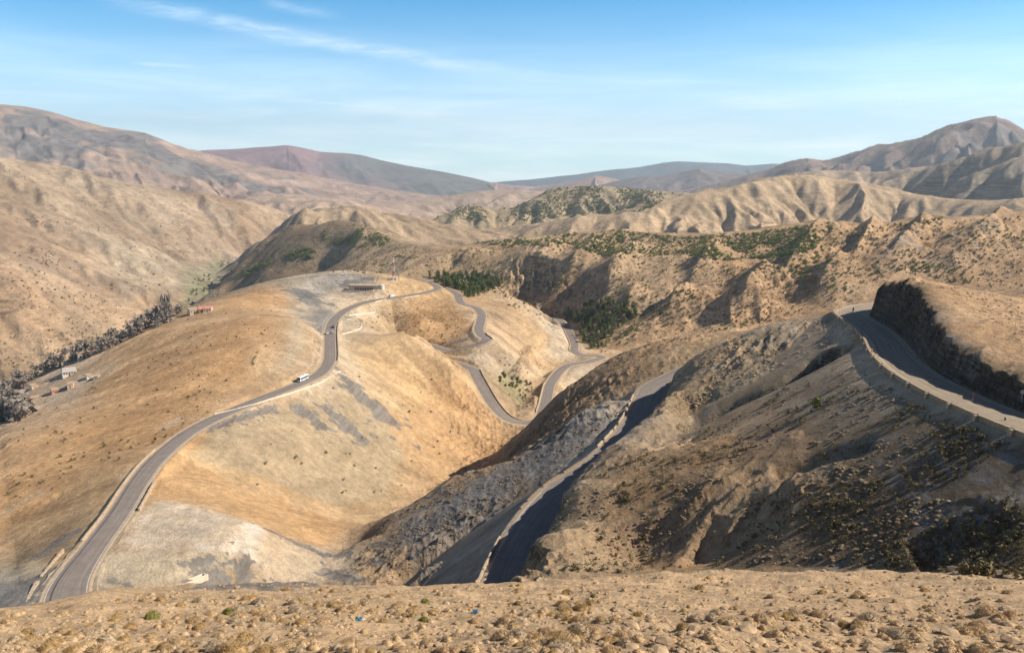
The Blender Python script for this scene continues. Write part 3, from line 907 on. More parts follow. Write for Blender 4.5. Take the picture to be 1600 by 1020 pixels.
def asphalt(name, base, dark, worn):
    """UV: x across the road 0..1, y along it in metres"""
    k = NT(name)
    uv = k.n('ShaderNodeTexCoord').outputs['UV']
    sx = k.n('ShaderNodeSeparateXYZ'); k.put(sx.inputs[0], uv); x = sx.outputs[0]
    o = k.obj()
    n = k.noise(o, 0.35, 6, 0.6); nf = k.noise(o, 4.0, 5, 0.7)
    tr = k.noise(k.mapping(uv, (14, 0.03, 1)), 1.0, 4, 0.6)
    lane = k.math('ABSOLUTE', k.math('SUBTRACT', k.math('ABSOLUTE', k.math('SUBTRACT', x, 0.5)), 0.25))
    wheel = k.ramp(k.math('ABSOLUTE', k.math('SUBTRACT', lane, 0.10)), 0.0, 0.07, 1, 0)
    f = k.math('MULTIPLY', k.ramp(n, 0.3, 0.7, 0.9, 1.1), k.ramp(nf, 0.3, 0.7, 0.9, 1.1))
    f = k.math('MULTIPLY', f, k.ramp(tr, 0.3, 0.7, 0.86, 1.12))
    c = k.mix(1.0, base, k.gray(f), 'MULTIPLY')
    c = k.mix(k.math('MULTIPLY', wheel, 0.35), c, dark)
    edge = k.ramp(k.math('ADD', k.math('ABSOLUTE', k.math('SUBTRACT', x, 0.5)), k.math('MULTIPLY', k.math('SUBTRACT', n, 0.5), 0.10)), 0.43, 0.5)
    c = k.mix(edge, c, worn)
    return k.done(c, k.bump(nf, 0.3, 0.02), 0.85)


M['asphalt'] = asphalt('worn asphalt', (0.235, 0.205, 0.185), (0.17, 0.155, 0.15), (0.36, 0.28, 0.20))
M['asphalt_pale'] = asphalt('dusty asphalt', (0.30, 0.25, 0.19), (0.25, 0.21, 0.17), (0.40, 0.31, 0.21))
M['gravel'] = plain('pale road gravel', (0.46, 0.37, 0.27), 0.16, 0.8, 0.95, 0.3)
M['gravel_dark'] = plain('slaty shaded gravel', (0.25, 0.215, 0.175), 0.2, 0.8, 0.95, 0.3)  # slate-grey verge, also darkened to paint in the hill's shadow
M['gutter'] = plain('wet dark gutter', (0.09, 0.09, 0.10), 0.2, 1.0, 0.8)  # flat dark strip drawn for the drainage channel
M['paint'] = plain('road paint', (0.62, 0.58, 0.52), 0.25, 2.0, 0.8)
M['masonry'] = plain('pale mortared stone', (0.44, 0.35, 0.25), 0.3, 1.6, 0.92, 0.6)
M['masonry_white'] = plain('whitewashed wall', (0.68, 0.60, 0.49), 0.15, 1.0, 0.9, 0.3)
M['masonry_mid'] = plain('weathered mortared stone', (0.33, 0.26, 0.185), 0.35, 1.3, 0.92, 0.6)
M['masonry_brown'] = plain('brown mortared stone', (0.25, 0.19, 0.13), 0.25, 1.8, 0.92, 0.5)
M['pine'] = foliage('pine needles', (0.070, 0.098, 0.034), (0.150, 0.190, 0.062), 0.5)
M['juniper'] = foliage('juniper leaves', (0.12, 0.155, 0.042), (0.235, 0.27, 0.080), 0.35)
M['bark'] = plain('bark', (0.13, 0.10, 0.075), 0.25, 4.0, 0.95)
M['twigs'] = foliage('bare grey twigs', (0.19, 0.165, 0.145), (0.29, 0.25, 0.215), 0.5)
M['leaf_fresh'] = foliage('fresh spring leaves', (0.10, 0.12, 0.03), (0.20, 0.21, 0.07), 0.5)
M['dry_scrub'] = foliage('dry scrub', (0.10, 0.088, 0.042), (0.22, 0.18, 0.095), 0.6)
M['straw'] = foliage('straw cushion', (0.42, 0.30, 0.175), (0.55, 0.41, 0.25), 1.2)
M['ochre'] = foliage('ochre cushion', (0.36, 0.245, 0.115), (0.48, 0.34, 0.17), 1.2)
M['greyplant'] = foliage('grey cushion', (0.36, 0.28, 0.19), (0.50, 0.40, 0.28), 1.2)
M['greenplant'] = foliage('green cushion', (0.15, 0.155, 0.05), (0.31, 0.29, 0.10), 2.5)
M['stone'] = plain('loose stone', (0.40, 0.29, 0.185), 0.3, 1.2, 0.95, 0.4)
M['stone_dark'] = plain('dark loose stone', (0.19, 0.145, 0.10), 0.35, 0.8, 0.95, 0.4)
M['white_paint'] = plain('white coach paint', (0.78, 0.78, 0.78), 0.04, 2.0, 0.35, 0, 0.5)
M['glass_dark'] = plain('dark vehicle glass', (0.02, 0.025, 0.03), 0.1, 1.0, 0.12, 0, 0.6)
M['teal'] = plain('teal livery', (0.05, 0.30, 0.33), 0.05, 1.0, 0.4, 0, 0.5)
M['tyre'] = plain('tyre rubber', (0.02, 0.02, 0.02), 0.1, 2.0, 0.9)
M['rim'] = plain('wheel metal', (0.45, 0.45, 0.46), 0.1, 2.0, 0.4, 0, 0.5, 0.7)
M['dark_green_paint'] = plain('dark green car paint', (0.02, 0.06, 0.04), 0.05, 1.0, 0.3, 0, 0.5)
M['lamp'] = plain('headlamp lens', (0.7, 0.7, 0.66), 0.05, 1.0, 0.2, 0, 0.5)
M['mast_red'] = plain('sun bleached red paint', (0.52, 0.22, 0.17), 0.15, 3.0, 0.8)
M['red'] = plain('faded red paint', (0.42, 0.07, 0.045), 0.2, 3.0, 0.7)
M['white'] = plain('off white paint', (0.72, 0.70, 0.66), 0.1, 2.0, 0.6)
M['grey_metal'] = plain('galvanised metal', (0.42, 0.43, 0.44), 0.15, 2.0, 0.5, 0, 0.5, 0.4)
M['render_cream'] = plain('cream wall render', (0.58, 0.45, 0.33), 0.12, 0.8, 0.92, 0.2)
M['render_pink'] = plain('pink wall render', (0.55, 0.27, 0.21), 0.12, 0.8, 0.92, 0.2)
M['render_red'] = plain('red earth wall', (0.46, 0.19, 0.14), 0.15, 0.8, 0.92, 0.2)
M['render_white'] = plain('white wall render', (0.70, 0.62, 0.55), 0.08, 0.8, 0.9, 0.2)
M['roof_grey'] = plain('grey flat roof', (0.45, 0.42, 0.39), 0.15, 0.8, 0.9)
M['roof_earth'] = plain('earth roof', (0.44, 0.33, 0.22), 0.15, 0.8, 0.95)
M['opening'] = plain('dark opening', (0.035, 0.03, 0.028), 0.2, 1.0, 0.6)
M['door_wood'] = plain('painted wood door', (0.20, 0.10, 0.06), 0.2, 3.0, 0.7)
M['blue_plastic'] = plain('blue plastic', (0.03, 0.22, 0.42), 0.15, 6.0, 0.4, 0, 0.5)
M['clothes_dark'] = plain('dark riding clothes', (0.03, 0.03, 0.035), 0.2, 6.0, 0.8)
M['skin'] = plain('skin', (0.38, 0.22, 0.15), 0.05, 6.0, 0.6)

# ------------------------------------------------------------------ soil colours by place
OCH, TAN, PALE, GREY, SLA = (.50, .31, .155), (.43, .305, .185), (.49, .40, .29), (.30, .27, .22), (.16, .152, .145)
GT, BRO, OLI, LTS = (.405, .295, .175), (.30, .208, .124), (.315, .235, .155), (.52, .36, .20)
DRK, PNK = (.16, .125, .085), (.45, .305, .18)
SOIL = [(150, 700, OCH), (60, 760, OCH), (250, 620, OCH), (350, 560, OCH), (200, 575, OCH), (400, 470, OCH), (90, 850, GT), (30, 900, GREY), (15, 935, GREY), (450, 520, TAN), (430, 580, TAN), (380, 520, OCH), (200, 690, OCH),
        (120, 780, (.45, .31, .17)), (465, 455, GREY), (500, 442, GREY), (540, 432, PALE), (555, 462, PALE), (610, 445, LTS), (645, 448, LTS), (500, 492, GREY), (540, 560, PALE), (520, 582, PALE), (540, 600, GT), (560, 640, GT), (450, 655, TAN),
        (350, 725, GT), (470, 730, GT), (420, 690, GT), (600, 560, (.47, .325, .175)), (650, 620, (.47, .325, .175)), (700, 660, OCH), (720, 700, OCH), (560, 760, GT), (640, 740, TAN), (300, 745, (.50, .33, .17)), (250, 775, OCH), (400, 795, OCH), (480, 832, OCH),
        (300, 830, PALE), (220, 850, PALE), (380, 845, (.55, .46, .35)), (470, 885, PALE), (350, 892, GT), (530, 885, GREY), (680, 520, OCH), (650, 490, OCH), (610, 500, GT), (745, 555, PALE), (800, 520, TAN), (850, 532, LTS), (790, 595, OLI), (840, 590, TAN), (905, 572, PALE),
        (870, 525, PALE), (530, 512, PALE), (540, 487, PALE), (750, 780, SLA), (850, 722, SLA), (900, 682, SLA), (650, 832, SLA), (935, 660, (.28, .25, .21)), (960, 680, (.30, .27, .225)), (790, 820, (.27, .24, .20)), (700, 885, (.30, .26, .21)), (585, 885, TAN), (610, 850, BRO), (880, 640, BRO), (950, 592, BRO),
        (1000, 562, BRO), (1100, 542, TAN), (820, 690, BRO), (770, 732, BRO), (1100, 605, (.34, .265, .175)), (1180, 555, (.29, .235, .17)), (1250, 522, (.30, .24, .175)), (1250, 590, (.27, .225, .165)), (1330, 600, (.28, .235, .175)), (1400, 625, (.27, .225, .165)), (1100, 700, BRO), (1200, 680, (.33, .235, .15)),
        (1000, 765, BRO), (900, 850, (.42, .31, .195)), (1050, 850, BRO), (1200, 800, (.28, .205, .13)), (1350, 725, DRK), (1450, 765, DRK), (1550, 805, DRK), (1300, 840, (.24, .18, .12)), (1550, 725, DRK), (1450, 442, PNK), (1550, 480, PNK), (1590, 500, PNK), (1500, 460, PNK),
        (1100, 480, PNK), (1000, 450, (.43, .31, .195)), (900, 425, (.43, .31, .195)), (800, 425, (.43, .31, .195)), (700, 412, TAN), (600, 400, OLI), (520, 392, OLI), (430, 400, OLI), (1250, 450, PNK), (1350, 400, PNK), (1450, 400, PNK), (1550, 380, PNK), (950, 512, PNK), (1200, 400, PNK),
        (100, 300, OLI), (50, 270, OLI), (200, 330, OLI), (300, 360, (.37, .27, .18)), (100, 400, (.36, .26, .175)), (50, 480, (.40, .28, .18)), (200, 480, (.40, .28, .18)), (150, 520, OLI), (250, 425, (.38, .31, .22)), (400, 345, (.39, .285, .19)), (20, 560, OLI), (300, 475, OLI), (345, 428, GREY), (90, 610, (.50, .38, .27)), (40, 632, (.52, .40, .29)),
        (480, 360, OLI)]
FGC = (.50, .355, .215)
sp = []
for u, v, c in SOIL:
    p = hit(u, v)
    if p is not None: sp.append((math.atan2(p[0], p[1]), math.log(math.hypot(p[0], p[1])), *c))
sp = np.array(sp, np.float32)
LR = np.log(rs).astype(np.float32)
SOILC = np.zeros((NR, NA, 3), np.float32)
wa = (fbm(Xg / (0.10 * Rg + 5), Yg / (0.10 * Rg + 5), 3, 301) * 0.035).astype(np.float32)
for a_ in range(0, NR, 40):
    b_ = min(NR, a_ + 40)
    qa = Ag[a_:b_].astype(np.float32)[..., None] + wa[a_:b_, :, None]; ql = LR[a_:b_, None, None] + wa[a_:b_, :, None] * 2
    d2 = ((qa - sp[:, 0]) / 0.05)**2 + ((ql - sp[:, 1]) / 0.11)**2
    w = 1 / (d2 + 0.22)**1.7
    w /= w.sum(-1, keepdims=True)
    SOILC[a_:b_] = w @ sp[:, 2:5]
kf = sstep(75, 45, Rg)[..., None].astype(np.float32)
SOILC = SOILC * (1 - kf) + np.array(FGC, np.float32) * kf
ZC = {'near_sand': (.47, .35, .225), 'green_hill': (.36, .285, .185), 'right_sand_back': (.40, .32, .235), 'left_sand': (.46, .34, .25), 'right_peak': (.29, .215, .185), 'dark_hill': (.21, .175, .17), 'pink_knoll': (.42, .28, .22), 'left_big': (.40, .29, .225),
      'left_far': (.33, .20, .205), 'right_far': (.12, .15, .17)}  # right_far: blue of the haze put into its soil colour
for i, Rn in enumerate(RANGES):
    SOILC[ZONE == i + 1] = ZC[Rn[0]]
# the red mountain darkens to scrub towards its right end
i = [q[0] for q in RANGES].index('left_far') + 1
m = ZONE == i
f = (sstep(-0.25, -0.12, Ag[m] + fbm(Xg[m] / 1400, Yg[m] / 1400, 4, 8) * 0.10))[:, None]
SOILC[m] = SOILC[m] * (1 - f) + np.array((.17, .17, .165)) * f
f = np.clip(fbm(Xg / 330 + 0.6 * Yg / 330, Yg / 620, 4, 801) * 1.5, -1, 1) * sstep(1100, 1500, Rg) * (Rg < 4300) * (Ag < -0.1)
SOILC *= (1 + 0.26 * f[..., None] * np.array((0.85, 1.0, 1.15)))
f = np.clip(fbm(Xg / 60 + Yg / 120, Yg / 45, 4, 803) * 1.4, -1, 1) * sstep(120, 200, Rg) * sstep(1000, 800, Rg)
SOILC *= (1 + 0.15 * f[..., None] * np.array((0.8, 1.0, 1.2)))
SOILC[nr] *= (1 + 0.16 * np.clip(RILL / 16, -1, 1)[..., None] * np.array((0.9, 1.0, 1.1)))     # darker in the rills, paler on their crests
SLATE = np.zeros(Z.shape, np.float32)


def capsule(u0, v0, u1, v1, wid, s=1.0, arr=SLATE):
    a, b = hit(u0, v0), hit(u1, v1)
    if a is None or b is None: return
    m = near_mask(np.array([a, b]), wid * 3)
    x, y = Xg[m], Yg[m]
    d, _, _, _ = poly_dist(x, y, np.array([a, b]))
    d = d * (1 + 1.3 * fbm(x / (wid * 1.3), y / (wid * 1.3), 4, 44)) + wid * 0.8 * fbm(x / (wid * .5), y / (wid * .5), 3, 45)
    arr[m] = np.maximum(arr[m], s * sstep(wid * 2.0, wid * 0.2, d))


for c in [(472, 455, 486, 472, 10), (535, 446, 572, 437, 8, .8), (486, 500, 520, 492, 9, .8), (490, 512, 510, 505, 5, .7), (548, 600, 598, 650, 7, 1.1), (512, 640, 560, 682, 5, 1.05), (470, 640, 500, 662, 4, 1.1), (425, 638, 330, 668, 2.5, 1.1), (70, 862, 108, 836, 3.5, .9),
          (0, 945, 50, 915, 8, 1.0), (415, 826, 470, 850, 1.8), (480, 854, 545, 864, 2.0), (302, 880, 330, 872, 2.0), (312, 910, 338, 898, 3.0), (345, 905, 380, 915, 2), (380, 880, 432, 916, 2.4), (515, 895, 552, 905, 3), (705, 536, 725, 532, 4, .9),
          (620, 850, 760, 760, 7, .95), (700, 800, 900, 690, 8, .95), (820, 735, 930, 660, 7, .9), (590, 870, 660, 820, 5, .7), (830, 800, 690, 880, 4, .4), (1100, 650, 1330, 560, 6, .5), (1330, 590, 1390, 640, 8, .4), (1400, 720, 1580, 760, 8, .6), (1480, 830, 1590, 800, 6, .8), (1330, 700, 1480, 690, 6, .5),
          (60, 190, 190, 225, 240, 1.35), (190, 218, 330, 272, 260, 1.3), (0, 215, 80, 240, 260, 1.0), (330, 272, 400, 292, 220, 1.1), (240, 255, 330, 280, 200, .5), (250, 420, 300, 440, 40, .5), (170, 440, 250, 460, 35, .5), (60, 420, 100, 400, 40, .4), (150, 380, 200, 360, 50, .4),
          (590, 262, 640, 275, 900, .5), (460, 225, 560, 240, 500, .35), (1320, 360, 1355, 420, 14, .45), (1380, 410, 1430, 350, 16, .55), (1460, 420, 1550, 345, 16, .55), (1000, 420, 1040, 400, 10, .3),  # hill gullies among these get dark patches for scrub and painted-in self-shade
          (1490, 240, 1600, 215, 160, .7), (1460, 290, 1600, 270, 130, .55), (1510, 190, 1590, 200, 300, .35), (1180, 290, 1230, 270, 60, .4), (1440, 500, 1520, 560, 3, .5)]:
    capsule(*c)
PALEM = np.zeros(Z.shape, np.float32)
for c in [(340, 655, 480, 603, 4.0, .8), (480, 603, 530, 582, 5, .9), (535, 505, 560, 512, 8, .9), (545, 492, 585, 486, 3, .8), (580, 478, 588, 486, 2.5, .8), (530, 463, 590, 463, 9, .9), (470, 480, 540, 463, 4, .8), (400, 845, 360, 835, 5, 1), (410, 855, 400, 875, 2, .8),
          (250, 700, 190, 745, 1.6, .8), (280, 655, 255, 668, 2.5, .9), (5, 800, 60, 770, 2, .7), (715, 475, 745, 500, 4, .7), (860, 510, 905, 545, 9, .6), (780, 575, 900, 560, 5, .6), (755, 500, 850, 560, 1.6, .7), (1300, 505, 1365, 590, 2.0, .9), (1365, 590, 1590, 690, 1.8, .9), (60, 630, 150, 585, 14, .7),
          (345, 440, 320, 430, 14, .6), (20, 255, 130, 285, 180, .6), (130, 280, 200, 300, 150, .5)]:
    capsule(*c, arr=PALEM)


def zone(poly, col, amt=0.9, r0=100, r1=1000):
    """tint the ground inside an outline surveyed from the viewpoint"""
    a, b = iR(r0), iR(r1); u, v = UU[a:b], VV[a:b]
    wob = fbm(Xg[a:b] / 9, Yg[a:b] / 9, 3, 46)
    u = u + wob * 5; v = v + wob * 3
    c = np.zeros(u.shape, bool); j = len(poly) - 1
    for i in range(len(poly)):
        (xi, yi), (xj, yj) = poly[i], poly[j]
        if yi != yj: c ^= ((yi > v) != (yj > v)) & (u < (xj - xi) * (v - yi) / (yj - yi) + xi)
        j = i
    m = soften((c & VIS[a:b]).astype(np.float32), 2, 4)[..., None] * amt
    SOILC[a:b] = SOILC[a:b] * (1 - m) + np.array(col, np.float32) * m


for z_ in [([(285, 430), (350, 402), (350, 440), (322, 470), (300, 505), (235, 520), (290, 470)], (.27, .27, .16), .8, 1200, 3200), ([(20, 600), (100, 575), (160, 572), (160, 600), (110, 625), (40, 650), (10, 650)], (.56, .425, .315), .8, 700, 1700), ([(215, 800), (250, 783), (300, 788), (355, 800), (405, 822), (430, 850), (395, 862), (340, 850), (250, 858), (195, 850)], (.55, .465, .36), 1.0), ([(385, 815), (412, 822), (400, 845), (412, 860), (398, 885), (385, 865), (340, 862), (290, 858), (330, 848), (365, 845)], (.72, .665, .59)),
           ([(150, 870), (250, 858), (390, 868), (340, 905), (200, 915), (150, 915)], (.45, .385, .285)), ([(415, 835), (480, 850), (550, 870), (555, 900), (480, 912), (430, 912), (400, 870)], (.48, .39, .285)), ([(470, 455), (490, 435), (540, 425), (590, 435), (570, 445), (520, 455), (500, 470), (480, 490)], (.33, .31, .28), .8),
           ([(480, 500), (510, 490), (545, 485), (530, 500), (512, 520), (495, 515)], (.31, .29, .26), .8), ([(455, 500), (470, 500), (480, 540), (460, 575), (420, 590), (440, 560)], (.43, .355, .25), .8), ([(530, 590), (600, 640), (640, 690), (600, 780), (520, 790), (400, 740), (300, 720), (330, 670), (430, 640)], (.385, .315, .215), .75),
           ([(590, 640), (700, 640), (790, 660), (750, 710), (700, 760), (640, 720)], (.50, .335, .185), .7), ([(225, 770), (260, 720), (330, 735), (440, 800), (520, 830), (470, 845), (405, 822), (300, 788)], (.50, .33, .175), .7), ([(930, 640), (965, 620), (990, 625), (960, 690), (880, 735), (900, 700)], (.33, .29, .24), .8),
           ([(770, 585), (800, 585), (830, 600), (815, 640), (790, 615)], (.31, .28, .16), .7), ([(830, 470), (880, 495), (890, 540), (900, 570), (850, 560), (860, 530)], (.44, .38, .30), .7), ([(1055, 548), (1110, 521), (1168, 526), (1165, 545), (1110, 572), (1060, 572)], (.46, .325, .195), .8)]:
    zone(*z_)
# dark schist of the upper road cutting, blackened to paint in its shade
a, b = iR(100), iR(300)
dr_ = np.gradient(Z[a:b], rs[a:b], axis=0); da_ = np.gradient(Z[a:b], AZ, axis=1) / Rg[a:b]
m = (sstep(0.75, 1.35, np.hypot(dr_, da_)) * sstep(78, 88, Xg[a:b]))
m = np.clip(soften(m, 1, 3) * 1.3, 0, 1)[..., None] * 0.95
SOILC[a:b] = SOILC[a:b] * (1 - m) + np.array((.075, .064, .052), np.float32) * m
pm = (PALEM * 0.85)[..., None]
SOILC = SOILC * (1 - pm) + np.minimum(SOILC * 0.35 + np.array((.38, .315, .235), np.float32), 0.62) * pm
SCRUB = np.full(Z.shape, 0.0, np.float32)
SCRUB += (0.32 * sstep(640, 800, Rg) * sstep(-0.3, -0.1, Ag) * (ZONE == 0)).astype(np.float32)
for nm, q in (('green_hill', .4), ('right_peak', .3), ('left_big', .15), ('dark_hill', .3), ('right_sand_back', .1)):
    SCRUB[ZONE == [r_[0] for r_ in RANGES].index(nm) + 1] = q


def terrain_mesh(name, a, b, mat):
    n = b - a
    vs = np.stack([Xg[a:b], Yg[a:b], Z[a:b]], -1).reshape(-1, 3)
    ii, jj = np.meshgrid(np.arange(n - 1), np.arange(NA - 1), indexing='ij')
    v0 = (ii * NA + jj).ravel()
    q = np.stack([v0, v0 + NA, v0 + NA + 1, v0 + 1], -1)[:, ::-1]
    me = bpy.data.meshes.new(name)
    me.vertices.add(len(vs)); me.vertices.foreach_set('co', vs.astype(np.float32).ravel())
    me.loops.add(q.size); me.loops.foreach_set('vertex_index', q.astype(np.int32).ravel())
    me.polygons.add(len(q)); me.polygons.foreach_set('loop_start', np.arange(0, q.size, 4, dtype=np.int32))
    me.polygons.foreach_set('use_smooth', np.ones(len(q), bool))
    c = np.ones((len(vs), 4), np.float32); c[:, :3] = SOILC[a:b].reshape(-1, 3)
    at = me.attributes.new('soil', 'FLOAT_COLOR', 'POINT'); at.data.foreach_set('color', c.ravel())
    for k, arr in (('slate', SLATE), ('scrub', SCRUB)):
        at = me.attributes.new(k, 'FLOAT', 'POINT'); at.data.foreach_set('value', arr[a:b].astype(np.float32).ravel())
    me.update()
    me.materials.append(mat)
    o = bpy.data.objects.new(name, me); COL.objects.link(o); o['kind'] = 'structure'
    return o


cuts = [0, iR(62), iR(640), iR(4400), NR - 1]
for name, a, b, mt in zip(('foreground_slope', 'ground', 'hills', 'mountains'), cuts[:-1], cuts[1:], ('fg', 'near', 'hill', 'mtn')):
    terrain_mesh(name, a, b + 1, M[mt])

# ------------------------------------------------------------------ object helpers


def link(name, me, mat=None, parent=None, loc=None, rotz=0.0):
    o = bpy.data.objects.new(name, me); COL.objects.link(o)
    if mat is not None and me is not None and not len(me.materials): me.materials.append(mat)
    if parent is not None: o.parent = parent
    if loc is not None: o.location = loc
    if rotz: o.rotation_euler = (0, 0, rotz)
    return o


def tag(o, label, cat, group=None):
    o['label'] = label; o['category'] = cat
    if group: o['group'] = group
    return o


def empty(name, loc, rotz=0.0):
    o = bpy.data.objects.new(name, None); COL.objects.link(o); o.location = loc; o.rotation_euler = (0, 0, rotz); o.empty_display_size = 0.2
    return o


class MB:
    """collects simple shapes into one mesh"""

    def __init__(self): self.v = []; self.f = []; self.mi = []; self.m = 0

    def add(self, vs, fs):
        b = len(self.v); self.v += [tuple(x) for x in vs]; self.f += [tuple(i + b for i in f) for f in fs]; self.mi += [self.m] * len(fs)

    def box(self, x0, y0, z0, x1, y1, z1, taper=0.0):
        t = taper
        self.add([(x0, y0, z0), (x1, y0, z0), (x1, y1, z0), (x0, y1, z0), (x0 + t, y0 + t, z1), (x1 - t, y0 + t, z1), (x1 - t, y1 - t, z1), (x0 + t, y1 - t, z1)],
                 [(3, 2, 1, 0), (4, 5, 6, 7), (0, 1, 5, 4), (1, 2, 6, 5), (2, 3, 7, 6), (3, 0, 4, 7)])

    def tube(self, p, q, r0, r1=None, n=8, cap=True):
        r1 = r0 if r1 is None else r1
        p, q = Vector(p), Vector(q); d = (q - p).normalized()
        a = d.orthogonal().normalized(); b = d.cross(a)
        vs = [p + (a * math.cos(t) + b * math.sin(t)) * r0 for t in [i * math.tau / n for i in range(n)]] + [q + (a * math.cos(t) + b * math.sin(t)) * r1 for t in [i * math.tau / n for i in range(n)]]
        fs = [(i, (i + 1) % n, n + (i + 1) % n, n + i) for i in range(n)]
        if cap: fs += [tuple(range(n))[::-1], tuple(range(n, 2 * n))]
        self.add(vs, fs)

    def prism(self, prof, y0, y1):
        """profile in x,z extruded along y"""
        n = len(prof)
        self.add([(x, y0, z) for x, z in prof] + [(x, y1, z) for x, z in prof],
                 [tuple(range(n)), tuple(range(2 * n - 1, n - 1, -1))] + [((i + 1) % n, i, n + i, n + (i + 1) % n) for i in range(n)])

    def mesh(self, name, mats=()):
        me = bpy.data.meshes.new(name); me.from_pydata(self.v, [], self.f)
        for m in mats: me.materials.append(m)
        if len(mats) > 1: me.polygons.foreach_set('material_index', self.mi)
        me.update(); return me

    def obj(self, name, mat, parent=None, loc=None, rotz=0.0, bevel=0.0, smooth=False):
        me = self.mesh(name, [mat])
        if bevel or smooth:
            bm = bmesh.new(); bm.from_mesh(me)
            if bevel: bmesh.ops.bevel(bm, geom=[e for e in bm.edges if e.is_manifold and e.calc_face_angle(0) > 0.5], offset=bevel, segments=2, affect='EDGES', profile=0.6, clamp_overlap=True)
            bmesh.ops.recalc_face_normals(bm, faces=bm.faces)
            bm.to_mesh(me); bm.free()
            if smooth: me.polygons.foreach_set('use_smooth', np.ones(len(me.polygons), bool))
        return link(name, me, None, parent, loc, rotz)


def strip(name, pl, offs, mat, kind=True, dz=0.0, wave=0.0, wf=None):
    """a ribbon along a centre line between two lateral offsets (+ = left of travel); offs = (a, b)"""
    t = np.gradient(pl[:, :2], axis=0); t /= np.linalg.norm(t, axis=1)[:, None]; n = np.c_[-t[:, 1], t[:, 0]]
    s = np.r_[0, np.cumsum(np.linalg.norm(np.diff(pl[:, :2], axis=0), axis=1))]
    wv = (vnoise(s / 3.0, s * 0 + offs[0], 5) + vnoise(s / 1.1, s * 0 + offs[1], 6) * 0.5) * wave
    K = 6
    vs = []; uv = []
    for j in range(K + 1):
        f = j / K; o_ = (offs[0] + (offs[1] - offs[0]) * f) * (1 if wf is None else wf) + wv * (f if abs(offs[1]) > abs(offs[0]) else 1 - f)
        crown = -0.02 * np.abs(offs[0] + (offs[1] - offs[0]) * f)
        vs.append(np.c_[pl[:, 0] + n[:, 0] * o_, pl[:, 1] + n[:, 1] * o_, pl[:, 2] + dz + crown])
        uv.append(np.c_[np.full(len(s), f), s])
    n_ = len(s)
    V = np.concatenate(vs); U = np.concatenate(uv)
    fs = [(j * n_ + i + 1, j * n_ + i, (j + 1) * n_ + i, (j + 1) * n_ + i + 1) for j in range(K) for i in range(n_ - 1)]
    if offs[1] > offs[0]: fs = [f[::-1] for f in fs]
    me = bpy.data.meshes.new(name); me.from_pydata(V.tolist(), [], fs)
    ul = me.uv_layers.new(name='UVMap'); li = np.empty(len(me.loops), np.int32); me.loops.foreach_get('vertex_index', li)
    ul.data.foreach_set('uv', U[li].astype(np.float32).ravel())
    me.polygons.foreach_set('use_smooth', np.ones(len(me.polygons), bool))
    me.materials.append(mat); me.update()
    o = bpy.data.objects.new(name, me); COL.objects.link(o)
    if kind: o['kind'] = 'structure'
    return o


for k, (pts, hw, kc, kfil, sh) in ROADS.items():
    pl = ROADLINES[k]
    strip('road', pl, (-hw, hw), M['asphalt_pale'] if k == 'D' else M['asphalt'], wf=widen(k, pl))
    strip('road_shoulder', pl, (hw - 0.05, hw + sh), M['gravel_dark' if k == 'C' else 'gravel'], dz=-0.05, wave=0.5, wf=widen(k, pl))
    strip('road_shoulder', pl, (-hw + 0.05, -hw - sh), M['gravel_dark' if k == 'C' else 'gravel'], dz=-0.05, wave=0.5, wf=widen(k, pl))


def cut_line(k, u0v0, u1v1):
    """part of a road's centre line between the points nearest to two sight lines"""
    pl = ROADLINES[k]; idx = []
    for u, v in (u0v0, u1v1):
        d = ray(u, v); d = d / np.linalg.norm(d)
        q = pl - np.outer(pl @ d, d); idx.append(int(np.argmin(np.linalg.norm(q, axis=1))))
    a, b = sorted(idx); return pl[a:b + 1]


strip('road_gutter', cut_line('A', (103, 942), (420, 618)), (2.25, 2.6), M['gutter'], dz=0.012, wf=widen('A', cut_line('A', (103, 942), (420, 618))))
strip('road_marking', cut_line('A', (103, 942), (125, 885)), (3.30, 3.42), M['paint'], dz=0.012, wf=widen('A', cut_line('A', (103, 942), (125, 885))))
strip('road_marking', cut_line('A', (103, 942), (520, 503)), (-3.25, -3.12), M['paint'], dz=0.012, wf=widen('A', cut_line('A', (103, 942), (520, 503))))
strip('road_marking', cut_line('C', (780, 922), (870, 775)), (4.6, 4.75), M['paint'], dz=0.012)
strip('road_marking', cut_line('D', (1366, 477), (1600, 662)), (-3.9, -3.75), M['paint'], dz=0.012)
strip('road_marking', cut_line('D', (1366, 477), (1600, 662)), (3.9, 3.75), M['paint'], dz=0.012)

# ------------------------------------------------------------------ haze
hz = MB(); hz.box(-17500, -900, -460, 17500, 19400, 1120)
k = NT('mountain air'); k.t.nodes.remove(k.b)
pv = k.n('ShaderNodeVolumePrincipled'); pv.inputs['Color'].default_value = (0.72, 0.86, 1.0, 1); pv.inputs['Density'].default_value = 6.2e-5; pv.inputs['Anisotropy'].default_value = 0.2
k.t.links.new(pv.outputs[0], k.out.inputs['Volume'])
ho = hz.obj('haze', k.m); ho['kind'] = 'stuff'; ho.display_type = 'WIRE'

# ------------------------------------------------------------------ vehicles on the ridge road


def on_road(k, u, v, off):
    """a point of a road beside its centre line: position, heading"""
    pl = ROADLINES[k]; d = ray(u, v); d = d / np.linalg.norm(d)
    i = int(np.argmin(np.linalg.norm(pl - np.outer(pl @ d, d), axis=1))); i = min(max(i, 1), len(pl) - 2)
    t = pl[i + 1] - pl[i - 1]; t[2] = 0; t /= np.linalg.norm(t)
    n = np.array([-t[1], t[0], 0])
    return pl[i] + n * off + np.array([0, 0, -0.02 * abs(off) + 0.005]), math.atan2(t[1], t[0])


